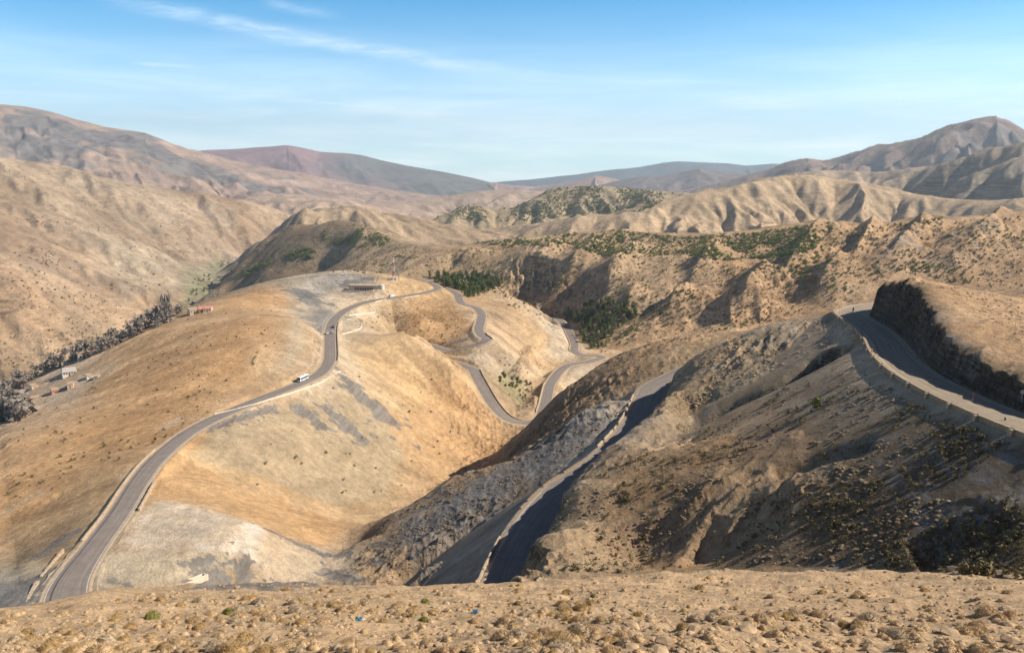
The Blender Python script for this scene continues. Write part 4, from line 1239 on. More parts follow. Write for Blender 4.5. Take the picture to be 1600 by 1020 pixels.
def wheel(parent, x, y, r, w, name='wheel'):
    t = MB(); s = 1 if y > 0 else -1
    t.tube((0, -s * w / 2, 0), (0, s * w / 2, 0), r, n=18)
    o = t.obj('wheel', M['tyre'], parent, (x, y, r), bevel=0.03)
    h = MB(); h.tube((0, s * (w / 2 - 0.02), 0), (0, s * (w / 2 + 0.02), 0), r * 0.58, r * 0.5, n=14)
    h.obj('rim', M['rim'], o)


def build_bus(loc, rz):
    """front towards +X"""
    e = empty('coach', loc, rz)
    b = MB(); prof = [(-6, 0.35), (5.7, 0.35), (6.0, 0.75), (5.95, 1.5), (5.55, 3.15), (5.2, 3.4), (-5.7, 3.4), (-6, 3.1)]
    b.prism(prof, -1.25, 1.25); b.obj('body', M['white_paint'], e, bevel=0.09)
    g = MB(); g.add([(6.0, -1.12, 1.25), (6.0, 1.12, 1.25), (5.62, 1.1, 2.95), (5.62, -1.1, 2.95)], [(0, 1, 2, 3)])
    bm = MB(); bm.add([(6.03, -1.12, 1.3), (6.03, 1.12, 1.3), (5.64, 1.05, 3.0), (5.64, -1.05, 3.0), (5.9, -1.12, 1.3), (5.9, 1.12, 1.3), (5.52, 1.05, 3.0), (5.52, -1.05, 3.0)],
                      [(0, 1, 2, 3), (4, 7, 6, 5), (0, 4, 5, 1), (3, 2, 6, 7), (0, 3, 7, 4), (1, 5, 6, 2)])
    bm.obj('windscreen', M['glass_dark'], e)
    for s in (-1, 1):
        w = MB()
        for i in range(6): w.box(-5.55 + i * 1.78, s * 1.25 - 0.02, 1.62, -5.55 + i * 1.78 + 1.66, s * 1.25 + 0.02, 2.65)
        w.obj('side_windows', M['glass_dark'], e)
        st = MB(); st.box(-5.9, s * 1.255 - 0.015, 0.95, 5.2, s * 1.255 + 0.015, 1.30); st.obj('livery_stripe', M['teal'], e)
        mr = MB(); mr.box(5.75, s * 1.38 - 0.1, 2.2, 5.95, s * 1.38 + 0.1, 2.75); mr.tube((5.75, s * 1.2, 2.95), (5.85, s * 1.38, 2.7), 0.03); mr.obj('mirror', M['glass_dark'], e)
        hl = MB(); hl.box(5.95, s * 0.95 - 0.2, 0.7, 6.03, s * 0.95 + 0.2, 0.95); hl.obj('headlight', M['lamp'], e)
        for x in (3.6, -3.3): wheel(e, x, s * 1.12, 0.5, 0.3)
    d = MB(); d.box(4.0, -1.275, 0.45, 4.9, -1.24, 2.6); d.obj('door', M['glass_dark'], e)
    r = MB(); r.box(-3.4, -0.75, 3.4, -1.2, 0.75, 3.6, 0.08); r.obj('roof_unit', M['white'], e, bevel=0.04)
    return e


def build_car(loc, rz, paint):
    e = empty('car', loc, rz)
    b = MB(); b.prism([(-2.1, 0.35), (-2.15, 0.85), (-2.0, 0.98), (0.85, 0.98), (1.95, 0.82), (2.15, 0.6), (2.1, 0.3), (-1.9, 0.25)], -0.86, 0.86)
    b.obj('body', paint, e, bevel=0.08)
    c = MB(); c.add([(-2.0, -0.78, 0.97), (0.95, -0.78, 0.97), (0.95, 0.78, 0.97), (-2.0, 0.78, 0.97), (-1.55, -0.62, 1.42), (0.1, -0.62, 1.45), (0.1, 0.62, 1.45), (-1.55, 0.62, 1.42)],
                   [(3, 2, 1, 0), (4, 5, 6, 7), (0, 1, 5, 4), (1, 2, 6, 5), (2, 3, 7, 6), (3, 0, 4, 7)])
    c.obj('window_band', M['glass_dark'], e, bevel=0.05)
    r = MB(); r.box(-1.6, -0.64, 1.43, 0.12, 0.64, 1.49); r.obj('roof', paint, e, bevel=0.03)
    for s in (-1, 1):
        for x in (1.3, -1.3): wheel(e, x, s * 0.78, 0.31, 0.2)
        h = MB(); h.box(2.02, s * 0.62 - 0.16, 0.6, 2.16, s * 0.62 + 0.16, 0.76); h.obj('headlight', M['lamp'], e)
    return e


p, a = on_road('A', 474, 588, 1.9)
bus_ = build_bus(p, a + math.pi); bus_.scale = (0.7, 0.78, 0.78)
tag(bus_, 'white touring coach with dark windscreen driving towards us along the ridge road', 'bus')
p, a = on_road('A', 513, 521, 1.8)
tag(build_car(p, a + math.pi, M['white_paint']), 'white car in the left lane of the straight above the coach', 'car')
p, a = on_road('A', 521, 521, -1.8)
tag(build_car(p, a, M['white']), 'pale car in the right lane beside the white car', 'car')
p, a = on_road('A', 518, 512, -1.5)
tag(build_car(p, a, M['dark_green_paint']), 'dark green car just behind the pair of pale cars', 'car')
p, a = on_road('A', 614, 465, 2.0)


def build_van(loc, rz):
    e = empty('van', loc, rz)
    b = MB(); b.prism([(-2.6, 0.4), (2.5, 0.4), (2.6, 0.9), (2.3, 1.2), (1.7, 2.15), (1.4, 2.3), (-2.6, 2.3)], -0.98, 0.98); b.obj('body', M['white_paint'], e, bevel=0.08)
    w = MB(); w.add([(2.32, -0.85, 1.22), (2.32, 0.85, 1.22), (1.78, 0.8, 2.08), (1.78, -0.8, 2.08), (2.2, -0.85, 1.22), (2.2, 0.85, 1.22), (1.66, 0.8, 2.08), (1.66, -0.8, 2.08)], [(0, 1, 2, 3), (7, 6, 5, 4), (0, 4, 5, 1), (3, 2, 6, 7), (0, 3, 7, 4), (1, 5, 6, 2)])
    w.obj('windscreen', M['glass_dark'], e)
    for s in (-1, 1):
        g = MB(); g.box(0.6, s * 0.98 - 0.02, 1.35, 1.6, s * 0.98 + 0.02, 1.95); g.obj('side_window', M['glass_dark'], e)
        for x in (1.6, -1.6): wheel(e, x, s * 0.88, 0.35, 0.22)
    return e


tag(build_van(p, a + math.pi), 'white van on the road below the long arcaded building', 'van')


def tube_chain(mb, pts, rad, n=8):
    for i in range(len(pts) - 1): mb.tube(pts[i], pts[i + 1], rad[i], rad[i + 1], n)


def build_motorbike(loc, rz):
    e = empty('motorcycle', loc, rz)
    for x in (0.72, -0.70):
        w = MB(); n = 20
        for i in range(n):
            a0, a1 = i * math.tau / n, (i + 1) * math.tau / n
            w.tube((x + 0.27 * math.cos(a0), 0, 0.32 + 0.27 * math.sin(a0)), (x + 0.27 * math.cos(a1), 0, 0.32 + 0.27 * math.sin(a1)), 0.055, n=6)
        o = w.obj('wheel', M['tyre'], e)
        h = MB(); h.tube((x, -0.05, 0.32), (x, 0.05, 0.32), 0.2, n=14); h.obj('rim', M['rim'], o)
    f = MB(); tube_chain(f, [(0.72, 0.07, 0.32), (0.5, 0.07, 0.85), (0.42, 0.0, 1.0)], [0.03, 0.03, 0.03]); tube_chain(f, [(0.72, -0.07, 0.32), (0.5, -0.07, 0.85)], [0.03, 0.03]); tube_chain(f, [(-0.7, 0, 0.32), (-0.1, 0, 0.42), (0.45, 0, 0.85)], [0.04, 0.05, 0.04])
    f.obj('frame', M['grey_metal'], e)
    g = MB(); g.box(-0.25, -0.16, 0.3, 0.3, 0.16, 0.62, 0.04); g.obj('engine', M['grey_metal'], e, bevel=0.03)
    t = MB(); t.prism([(-0.05, 0.72), (0.4, 0.78), (0.42, 0.95), (0.1, 0.98), (-0.1, 0.85)], -0.15, 0.15); t.obj('fuel_tank', M['clothes_dark'], e, bevel=0.05)
    s = MB(); s.prism([(-0.85, 0.78), (-0.1, 0.72), (-0.08, 0.82), (-0.4, 0.84), (-0.85, 0.92)], -0.14, 0.14); s.obj('seat', M['tyre'], e, bevel=0.03)
    h = MB(); tube_chain(h, [(0.25, 0.38, 1.05), (0.4, 0.2, 1.08), (0.4, -0.2, 1.08), (0.25, -0.38, 1.05)], [0.02] * 4); h.obj('handlebar', M['grey_metal'], e)
    l = MB(); l.tube((0.52, 0, 0.95), (0.66, 0, 0.94), 0.07, 0.1, 12); l.obj('headlight', M['lamp'], e)
    return e


def skin_body(name, verts, edges, radii, mat):
    me = bpy.data.meshes.new(name); me.from_pydata(verts, edges, []); o = bpy.data.objects.new(name, me); COL.objects.link(o)
    sk = o.modifiers.new('skin', 'SKIN'); sk.use_smooth_shade = True
    for i, r in enumerate(radii): me.skin_vertices[0].data[i].radius = (r, r)
    me.skin_vertices[0].data[0].use_root = True
    sb = o.modifiers.new('sub', 'SUBSURF'); sb.levels = 1; sb.render_levels = 1
    dg = bpy.context.evaluated_depsgraph_get(); m2 = bpy.data.meshes.new_from_object(o.evaluated_get(dg)); m2.name = name
    bpy.data.objects.remove(o); m2.materials.clear(); m2.materials.append(mat)
    return bpy.data.objects.new(name, m2)


def build_rider(loc, rz):
    v = [(-0.25, 0, 0.90), (-0.20, 0, 1.12), (-0.08, 0, 1.38), (-0.04, 0, 1.48), (0.0, 0, 1.56),
         (-0.07, 0.19, 1.36), (0.08, 0.27, 1.16), (0.25, 0.33, 1.07), (-0.07, -0.19, 1.36), (0.08, -0.27, 1.16), (0.25, -0.33, 1.07),
         (-0.22, 0.12, 0.88), (0.18, 0.22, 0.80), (0.02, 0.22, 0.42), (0.14, 0.22, 0.36), (-0.22, -0.12, 0.88), (0.18, -0.22, 0.80), (0.02, -0.22, 0.42), (0.14, -0.22, 0.36)]
    ed = [(0, 1), (1, 2), (2, 3), (3, 4), (2, 5), (5, 6), (6, 7), (2, 8), (8, 9), (9, 10), (0, 11), (11, 12), (12, 13), (13, 14), (0, 15), (15, 16), (16, 17), (17, 18)]
    ra = [.15, .15, .17, .06, .06, .075, .055, .04, .075, .055, .04, .10, .085, .055, .05, .10, .085, .055, .05]
    o = skin_body('person', v, ed, ra, M['clothes_dark']); COL.objects.link(o); o.location = loc; o.rotation_euler = (0, 0, rz)
    h = MB(); n = 12
    for i in range(8):
        for j in range(n): pass
    bm = bmesh.new(); bmesh.ops.create_uvsphere(bm, u_segments=16, v_segments=12, radius=0.14)
    for q in bm.verts: q.co.x *= 1.12; q.co += Vector((0.03, 0, 1.66))
    me = bpy.data.meshes.new('helmet'); bm.to_mesh(me); bm.free(); link('helmet', me, M['glass_dark'], o)
    return o


p, a = on_road('D', 1332, 489, 0.4)
tag(build_motorbike(p, a), 'dark motorcycle in the shaded bend of the upper road', 'motorcycle')
tag(build_rider(p, a), 'rider in dark clothes and helmet astride the motorcycle', 'person')

# ------------------------------------------------------------------ walls


def wall_run(name, pts, h, th, mat, coping=None, foot=1.2, ragged=0.0, seed=1, gaps=0.0):
    """one low wall along a line of world points (given at its foot)"""
    p = dense(pts, 1.2); t = np.gradient(p[:, :2], axis=0); t /= np.linalg.norm(t, axis=1)[:, None]; n = np.c_[-t[:, 1], t[:, 0]]
    r_ = np.random.default_rng(seed)
    hh = h * (1 + ragged * (r_.random(len(p)) - 0.6))
    m = MB(); vs = []; fs = []
    for i in range(len(p)):
        for s, z in ((-1, -foot), (1, -foot), (1, hh[i]), (-1, hh[i])): vs.append((p[i, 0] + n[i, 0] * s * th / 2, p[i, 1] + n[i, 1] * s * th / 2, p[i, 2] + z))
    cut = [False] * len(p)
    if gaps:
        i = 3 + int(r_.integers(3))
        while i < len(p) - 3: cut[i] = True; cut[i + 1] = r_.random() < 0.5; i += 4 + int(r_.integers(5))
    cut[0] = False; op = True
    for i in range(len(p)):
        a, b = 4 * (i - 1), 4 * i
        if i and not cut[i]: fs += [(a + j, a + (j + 1) % 4, b + (j + 1) % 4, b + j)[::-1] for j in range(4)]
        if i == 0 or cut[i]: fs.append((b, b + 1, b + 2, b + 3))
        if i == len(p) - 1 or cut[i + 1]: fs.append((b + 3, b + 2, b + 1, b))
    m.add(vs, fs); return m.obj(name, mat)


def hits(L): return [q for q in (hit(u, v) for u, v in L) if q is not None]


def off_line(k, a, b, off, dz=0.0):
    pl = cut_line(k, a, b); t = np.gradient(pl[:, :2], axis=0); t /= np.linalg.norm(t, axis=1)[:, None]
    return np.c_[pl[:, 0] - t[:, 1] * off, pl[:, 1] + t[:, 0] * off, pl[:, 2] + dz]


RW = 'low walls along the road edges'
tag(wall_run('low_wall', hits([(335, 648), (380, 637), (420, 625), (470, 609), (505, 596), (532, 580)]), 0.55, 0.5, M['masonry_white'], ragged=0.5), 'long pale wall curving round the lay-by in front of the coach', 'wall', RW)
tag(wall_run('low_wall', hits([(541, 499), (556, 502), (564, 507), (562, 514), (548, 519), (533, 523)]), 0.7, 0.5, M['masonry_white'], ragged=0.4), 'looped pale wall round the half moon lay-by beside the three cars', 'wall', RW)
tag(wall_run('low_wall', hits([(577, 478), (586, 487), (568, 490), (545, 493)]), 0.6, 0.5, M['masonry_white'], ragged=0.4), 'short bent pale wall just below the arcaded building and road', 'wall', RW)
tag(wall_run('low_wall', hits([(586, 472), (604, 468)]), 0.6, 0.5, M['masonry_white'], ragged=0.3), 'short straight pale wall on the road edge left of the white van', 'wall', RW)
tag(wall_run('low_wall', hits([(632, 466), (655, 462)]), 0.6, 0.5, M['masonry_white'], ragged=0.3), 'short straight pale wall on the road edge right of the white van', 'wall', RW)
tag(wall_run('low_wall', off_line('A', (103, 942), (112, 897), 8.0, -0.5), 0.7, 0.8, M['masonry'], foot=2.5, ragged=0.1), 'thick pale retaining wall outside the bend at the lower left', 'wall', RW)
tag(wall_run('low_wall', off_line('A', (120, 893), (150, 852), 8.4, -1.0), 0.6, 0.5, M['masonry'], foot=2.0, ragged=0.5), 'thin broken pale wall above the thick wall of the lower left bend', 'wall', RW)
tag(wall_run('low_wall', off_line('A', (155, 845), (262, 700), 4.6), 0.35, 0.5, M['masonry'], ragged=0.4), 'low kerb wall on the left of the ridge road climbing from the bend', 'wall', RW)
tag(wall_run('low_wall', off_line('A', (187, 800), (215, 755), -5.4), 0.75, 0.5, M['masonry'], ragged=0.4), 'short stone wall on the right of the ridge road above the pale pad', 'wall', RW)
tag(wall_run('low_wall', off_line('A', (520, 565), (520, 503), -4.7), 0.55, 0.45, M['masonry'], ragged=0.3), 'straight stone parapet right of the road between coach and cars', 'wall', RW)
tag(wall_run('low_wall', off_line('B', (741, 577), (842, 655), 4.6), 0.7, 0.5, M['masonry'], ragged=0.2), 'inner parapet of the U bend deep in the valley', 'wall', RW)
tag(wall_run('low_wall', off_line('B', (790, 652), (835, 657), -5.0, -1.2), 1.0, 0.9, M['masonry_white'], foot=3.0, ragged=0.1), 'pale retaining wall under the outside of the valley U bend', 'wall', RW)
tag(wall_run('low_wall', off_line('B', (850, 645), (861, 598), 4.6), 0.7, 0.5, M['masonry'], ragged=0.2), 'parapet on the left of the half shaded road in the valley', 'wall', RW)
tag(wall_run('low_wall', off_line('B', (752, 520), (760, 530), 4.4), 0.7, 0.5, M['masonry'], ragged=0.2), 'parapet outside the small bend above the valley U bend', 'wall', RW)
tag(wall_run('low_wall', off_line('B', (886, 512), (900, 550), 4.6), 0.7, 0.5, M['masonry'], ragged=0.2), 'stone parapet along the far road below the pine grove', 'wall', RW)

# parapets of the shaded middle road: separate lengths of rough stone
CG = 'parapets on the edge of the shaded middle road'
CL = [((781, 920), (793, 897), 'nearest length of pale parapet, sunlit, on the shaded middle road'), ((794, 893), (806, 868), 'second length of pale parapet up the shaded middle road'), ((808, 863), (817, 846), 'short pale parapet just below the pull-in of the middle road'),
      ((846, 800), (935, 727), 'long thin parapet in shade on the curve of the middle road'), ((962, 703), (985, 678), 'pale parapet at the lower end of the sunlit shoulder of the middle road'), ((987, 675), (1003, 648), 'pale parapet in the middle of the sunlit shoulder'), ((1004, 644), (1014, 620), 'farthest pale parapet below the shaded rock nose')]
for i, (a, b, lab) in enumerate(CL):
    tag(wall_run('parapet', off_line('C', a, b, 5.9), 0.25 if i == 3 else 0.65, 0.42, M['masonry_brown' if i == 3 else 'masonry'], foot=1.5, ragged=0.5, seed=20 + i, gaps=1), lab, 'parapet', CG)  # the shaded run gets browner stone, painting in the hill's shadow

# buttressed parapet panels of the upper road
pl = cut_line('D', (1335, 486), (1600, 662)); pl = np.vstack([pl, [p_ for p_ in ROADLINES['D'] if p_[1] < 128 and p_[1] > 100]])
if np.linalg.norm(pl[0, :2]) < np.linalg.norm(pl[-1, :2]): pl = pl[::-1]
ss = np.r_[0, np.cumsum(np.linalg.norm(np.diff(pl[:, :2], axis=0), axis=1))]
PANEL = 9.4
npan = int(ss[-1] / PANEL)
ORD = ['first', 'second', 'third', 'fourth', 'fifth', 'sixth', 'seventh', 'eighth', 'ninth', 'tenth', 'eleventh', 'twelfth', 'thirteenth', 'fourteenth', 'fifteenth', 'sixteenth', 'seventeenth', 'eighteenth', 'nineteenth', 'twentieth']
for i in range(min(npan, 20)):
    s0, s1 = i * PANEL + 0.2, (i + 1) * PANEL - 0.45
    q = np.array([[np.interp(s, ss, pl[:, j]) for j in range(3)] for s in np.linspace(s0, s1, 6)])
    t = np.gradient(q[:, :2], axis=0); t /= np.linalg.norm(t, axis=1)[:, None]; n = np.c_[t[:, 1], -t[:, 0]]           # downhill side
    c = q[3]
    if not (4.5 > 0): continue
    e = empty('parapet_wall', (c[0], c[1], c[2]))
    m = MB(); off = 5.5; vs = []; fs = []
    for k_ in range(6):
        x, y = q[k_, 0] + n[k_, 0] * off - c[0], q[k_, 1] + n[k_, 1] * off - c[1]; z = q[k_, 2] - c[2]
        nx, ny = n[k_] * 0.28
        for sx, zz in ((-1, -1.6), (1, -1.6), (1, 0.60), (-1, 0.60)): vs.append((x + sx * nx, y + sx * ny, z + zz))
        if k_:
            a, b = 4 * (k_ - 1), 4 * k_
            fs += [(a + j, a + (j + 1) % 4, b + (j + 1) % 4, b + j) for j in range(4)]
    fs += [(3, 2, 1, 0), tuple(20 + j for j in range(4))]
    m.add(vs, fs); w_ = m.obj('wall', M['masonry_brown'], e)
    cp = MB(); vs = []; fs = []
    for k_ in range(6):
        x, y = q[k_, 0] + n[k_, 0] * off - c[0], q[k_, 1] + n[k_, 1] * off - c[1]; z = q[k_, 2] - c[2]
        nx, ny = n[k_] * 0.31
        for sx, zz in ((-1, 0.602), (1, 0.602), (1, 0.70), (-1, 0.70)): vs.append((x + sx * nx, y + sx * ny, z + zz))
        if k_:
            a, b = 4 * (k_ - 1), 4 * k_
            fs += [(a + j, a + (j + 1) % 4, b + (j + 1) % 4, b + j) for j in range(4)]
    fs += [(3, 2, 1, 0), tuple(20 + j for j in range(4))]
    cp.add(vs, fs); cp.obj('coping', M['masonry_mid'], e)
    pr_ = MB(); a0 = math.atan2(t[0, 1], t[0, 0])
    px_, py_ = q[0, 0] + n[0, 0] * (off + 0.25) - c[0], q[0, 1] + n[0, 1] * (off + 0.25) - c[1]
    pr_.box(-0.55, -0.62, -1.7, 0.55, 0.62, 0.595, 0.06)
    pr_.obj('buttress', M['masonry_mid'], e, (px_, py_, q[0, 2] - c[2]), a0)
    tag(e, '%s panel of the buttressed parapet on the upper road, counted from its far end' % ORD[i], 'parapet', 'buttressed parapet panels of the upper road')

# ------------------------------------------------------------------ posts and signs
POLES = [(1311, 496, 'thin red and white snow pole nearest the far end of the upper road'), (1351, 514, 'red and white snow pole on the parapet by the bend of the upper road'), (1345, 546, 'stout red snow pole at the inner corner of the upper road'), (1361, 558, 'red snow pole at the sunlit corner of the upper road edge'),
         (1519, 629, 'thin red snow pole standing on the sunlit straight of the upper road')]
for u, v, lab in POLES:
    p = hit(u, v)
    if p is None: continue
    e = empty('snow_pole', p)
    w = MB(); w.tube((0, 0, -0.4), (0, 0, 0.75), 0.06, n=8); w.obj('base', M['white'], e)
    w = MB(); w.tube((0, 0, 0.75), (0, 0, 2.0), 0.06, n=8); w.obj('shaft', M['red'], e)
    tag(e, lab, 'pole', 'snow poles on the upper road')
p = hit(1596, 628)
if p is not None:
    e = empty('road_sign', p)
    w = MB(); w.tube((0, 0, -0.5), (0, 0, 2.3), 0.04, n=8); w.obj('post', M['grey_metal'], e)
    w = MB(); w.tube((0, -0.03, 1.9), (0, 0.0, 1.9), 0.42, n=28); w.obj('face', M['white'], e)
    tag(e, 'round pale road sign at the foot of the rock cut', 'sign')
p = hit(1570, 659)
if p is not None:
    e = empty('bollard', p)
    w = MB(); w.tube((0, 0, -0.3), (0, 0, 0.85), 0.15, 0.13, n=12); w.obj('shaft', M['clothes_dark'], e)
    w = MB(); w.tube((0, 0, 0.85), (0, 0, 0.98), 0.13, 0.06, n=12); w.obj('cap', M['white'], e)
    tag(e, 'dark bollard standing on the sunlit edge of the upper road', 'bollard')

# ------------------------------------------------------------------ telecom mast and huts on the pass


def lattice(mb_w, mb_r, h, w0, w1, bays, r):
    for i in range(bays):
        z0, z1 = h * i / bays, h * (i + 1) / bays
        a, b = w0 + (w1 - w0) * i / bays, w0 + (w1 - w0) * (i + 1) / bays
        c0 = [(-a, -a, z0), (a, -a, z0), (a, a, z0), (-a, a, z0)]; c1 = [(-b, -b, z1), (b, -b, z1), (b, b, z1), (-b, b, z1)]
        m = mb_w if (i // 3) % 2 == 0 else mb_r
        for j in range(4):
            m.tube(c0[j], c1[j], r, n=5); m.tube(c0[j], c1[(j + 1) % 4], r * 0.7, n=4); m.tube(c1[j], c1[(j + 1) % 4], r * 0.7, n=4); m.tube(c0[(j + 1) % 4], c1[j], r * 0.7, n=4)


p = hit(615, 437)
if p is not None:
    e = empty('telecom_mast', p - np.array([0, 0, 0.4]))
    a, b = MB(), MB(); lattice(a, b, 24.5, 0.95, 0.6, 18, 0.12); a.obj('white_section', M['white'], e); b.obj('red_section', M['mast_red'], e)
    d = MB()
    for i in range(3):
        t = i * math.tau / 3 + 0.4; d.box(0.95 * math.cos(t) - 0.16, 0.95 * math.sin(t) - 0.16, 21.8, 0.95 * math.cos(t) + 0.16, 0.95 * math.sin(t) + 0.16, 24.4)
    d.tube((0.6, -0.7, 17), (0.75, -1.05, 17), 0.75, n=16); d.obj('antenna', M['white'], e)
    tag(e, 'tall red and white lattice mast on the pass behind the building', 'mast')
p = hit(622.5, 437)
if p is not None:
    e = empty('telecom_mast', p - np.array([0, 0, 0.4])); a, b = MB(), MB(); lattice(a, a, 11, 0.5, 0.35, 10, 0.07); a.obj('lattice', M['grey_metal'], e)
    d = MB(); d.tube((0.0, -0.4, 9.5), (0.0, -0.75, 9.5), 0.6, n=14); d.obj('dish', M['white'], e)
    tag(e, 'short grey lattice mast standing right of the tall mast', 'mast')
for u, lab in ((612, 'white equipment hut left of the tall mast foot'), (617.5, 'white equipment hut right of the tall mast foot')):
    p = hit(u, 437.5)
    if p is None: continue
    e = empty('equipment_hut', p)
    w = MB(); w.box(-1.5, -1.2, -0.5, 1.5, 1.2, 2.3); w.obj('wall', M['render_white'], e)
    w = MB(); w.box(-1.65, -1.35, 2.3, 1.65, 1.35, 2.48); w.obj('roof', M['white'], e)
    w = MB(); w.box(-0.45, -1.23, -0.4, 0.45, -1.18, 1.8); w.obj('door', M['grey_metal'], e)
    tag(e, lab, 'hut', 'white huts at the mast')

# ------------------------------------------------------------------ long arcaded building by the road
pA, pB = pz(545, 459.5, -106.9), pz(592, 460.5, -106.9)
cen = (pA + pB) / 2; cen[2] = ground(cen[0], cen[1] - 1); L_ = float(np.linalg.norm((pB - pA)[:2])); ang = math.atan2(pB[1] - pA[1], pB[0] - pA[0])
e = empty('arcaded_building', cen, ang)
nb = 11; hw_ = L_ / 2; x_open0, bay = -hw_ * 0.62, (hw_ * 1.24) / nb
m = MB(); D_ = 6.0; H_ = 4.6
m.box(-hw_, 0.6, -1.5, hw_, D_, H_)                                             # rear block
m.box(-hw_, 0, -1.5, x_open0, 0.6, H_); m.box(x_open0 + nb * bay, 0, -1.5, hw_, 0.6, H_)
for i in range(1, nb): m.box(x_open0 + i * bay - 0.28, 0, -1.5, x_open0 + i * bay + 0.28, 0.6, 3.3)
m.box(x_open0, 0, 3.302, x_open0 + nb * bay, 0.6, H_)
m.obj('wall', M['render_cream'], e)
o_ = MB()
for i in range(nb): o_.box(x_open0 + i * bay + 0.3, 0.5, 0, x_open0 + (i + 1) * bay - 0.3, 0.597, 3.25)
o_.obj('openings', M['opening'], e)
r_ = MB(); r_.box(-hw_ - 0.2, -0.2, H_ + 0.003, hw_ + 0.2, D_ + 0.2, H_ + 0.45); r_.obj('parapet', M['render_cream'], e)
t_ = MB(); t_.tube((hw_ + 2.0, 2.5, -1.5), (hw_ + 2.0, 2.5, 4.9), 2.4, n=20); t_.tube((hw_ + 2.0, 2.5, 4.9), (hw_ + 2.0, 2.5, 5.6), 2.6, 2.2, n=20); t_.obj('round_end', M['render_white'], e)
f_ = MB(); f_.box(-hw_ - 6, -2.2, -1.5, hw_ + 3, -1.8, 0.6); f_.obj('terrace_wall', M['render_white'], e)
tag(e, 'long low cream building with a row of dark arches beside the road', 'building')


# ------------------------------------------------------------------ village houses


def house(u, v, wpx, hpx, dep, wall, roof, label, group=None, rot=0.0, win=3, pitched=False, name='house'):
    p = hit(u, v)
    if p is None: return
    s = float(np.linalg.norm(p)) / F_PX
    w, h = wpx * s, hpx * s
    e = empty(name, p, math.atan2(p[0], p[1]) * -1 + rot)
    m = MB(); m.box(-w / 2, 0, -3, w / 2, dep, h); m.obj('wall', M[wall], e)
    if pitched:
        r = MB(); r.add([(-w / 2 - .3, -.3, h + .01), (w / 2 + .3, -.3, h + .01), (w / 2 + .3, dep + .3, h + .01), (-w / 2 - .3, dep + .3, h + .01), (-w / 2 + .5, dep / 2, h + 1.6), (w / 2 - .5, dep / 2, h + 1.6)], [(0, 1, 5, 4), (2, 3, 4, 5), (1, 2, 5), (3, 0, 4), (3, 2, 1, 0)])
        r.obj('roof', M[roof], e)
    else:
        r = MB(); r.box(-w / 2 - .15, -.15, h + .003, w / 2 + .15, dep + .15, h + .35); r.obj('roof', M[roof], e)
    for i in range(win):
        x = -w / 2 + w * (i + 0.7) / (win + 0.4)
        g = MB(); g.box(x - w * .06, -.04, h * .45, x + w * .06, .02, h * .78); g.obj('window', M['opening'], e)
    d = MB(); d.box(-w * .07, -.05, -.2, w * .07, .02, h * .6); d.obj('door', M['door_wood'], e)
    tag(e, label, 'house', group)


VG = 'houses of the valley village'
house(19, 602, 19, 6.0, 9, 'render_red', 'roof_earth', 'long red earth house at the left edge of the village', VG, 0.1, 4)
house(26, 609, 13, 4.5, 8, 'render_cream', 'roof_earth', 'cream flat roofed house just below the red house', VG, -0.1, 3)
house(20, 630, 14, 5.5, 7, 'render_white', 'roof_grey', 'white flat roofed house above the grey thicket at far left', VG, 0.0, 3)
house(43, 627, 24, 3.2, 6, 'render_white', 'roof_earth', 'very long low pale building beside the white house', VG, -0.15, 6)
house(109, 587, 17, 5.5, 12, 'render_white', 'roof_grey', 'broad white house with grey roof alone on the terrace', VG, 0.05, 5, True)
house(110, 608, 7, 6.5, 7, 'render_cream', 'roof_earth', 'small upright cream house near the edge of the brown slope', VG, -0.1, 1)
house(87, 614, 9, 3.6, 7, 'render_pink', 'roof_earth', 'low pink house left of the upright cream house', VG, 0.1, 2)
house(132, 561, 15, 6.5, 9, 'render_cream', 'roof_earth', 'peach coloured house at the edge of the grey trees', VG, 0.1, 3)
house(106, 570, 15, 2.6, 6, 'render_cream', 'roof_earth', 'low cream shed between the peach house and the white house', VG, 0.0, 2)
house(141, 591, 8, 3.5, 6, 'render_white', 'roof_earth', 'small pale house at the right end of the terrace', VG, 0.2, 2)
house(55, 606, 8, 3.0, 6, 'render_cream', 'roof_earth', 'small cream house in the middle of the rubble terrace', VG, 0.3, 2)
house(150, 592, 6, 3.0, 5, 'roof_grey', 'roof_earth', 'grey stone hut beyond the pale house on the terrace', VG, -0.2, 1)
HG = 'houses by the poplars'
house(304, 491, 12, 6, 12, 'render_cream', 'roof_earth', 'cream house left of the red house by the poplars', HG, 0.15, 3)
house(315, 489, 7, 5, 12, 'render_red', 'render_pink', 'red house between two cream houses by the poplars', HG, 0.0, 2)
house(324, 488, 11, 5, 12, 'render_cream', 'render_pink', 'cream house with pink roof right of the red house', HG, -0.1, 3)

# ruin on the spoil pad
p = hit(299, 909)
if p is not None:
    e = empty('ruined_hut', p, R(52))
    w = MB(); w.box(-4.2, -1.1, -0.8, 4.2, -0.8, 0.9); w.box(-4.2, 0.9, -0.8, 4.2, 1.2, 0.5); w.box(-4.2, -0.797, -0.8, -3.9, 0.897, 0.8); w.box(3.9, -0.797, -0.8, 4.2, 0.897, 0.6); w.obj('wall', M['masonry_white'], e)
    w = MB(); w.box(-3.897, -0.797, -0.6, 3.897, 0.897, 0.12); w.obj('floor_slab', M['masonry_white'], e)
    tag(e, 'pale roofless ruin lying on the spoil pad just beyond the grassy edge', 'ruin')

# ------------------------------------------------------------------ plants


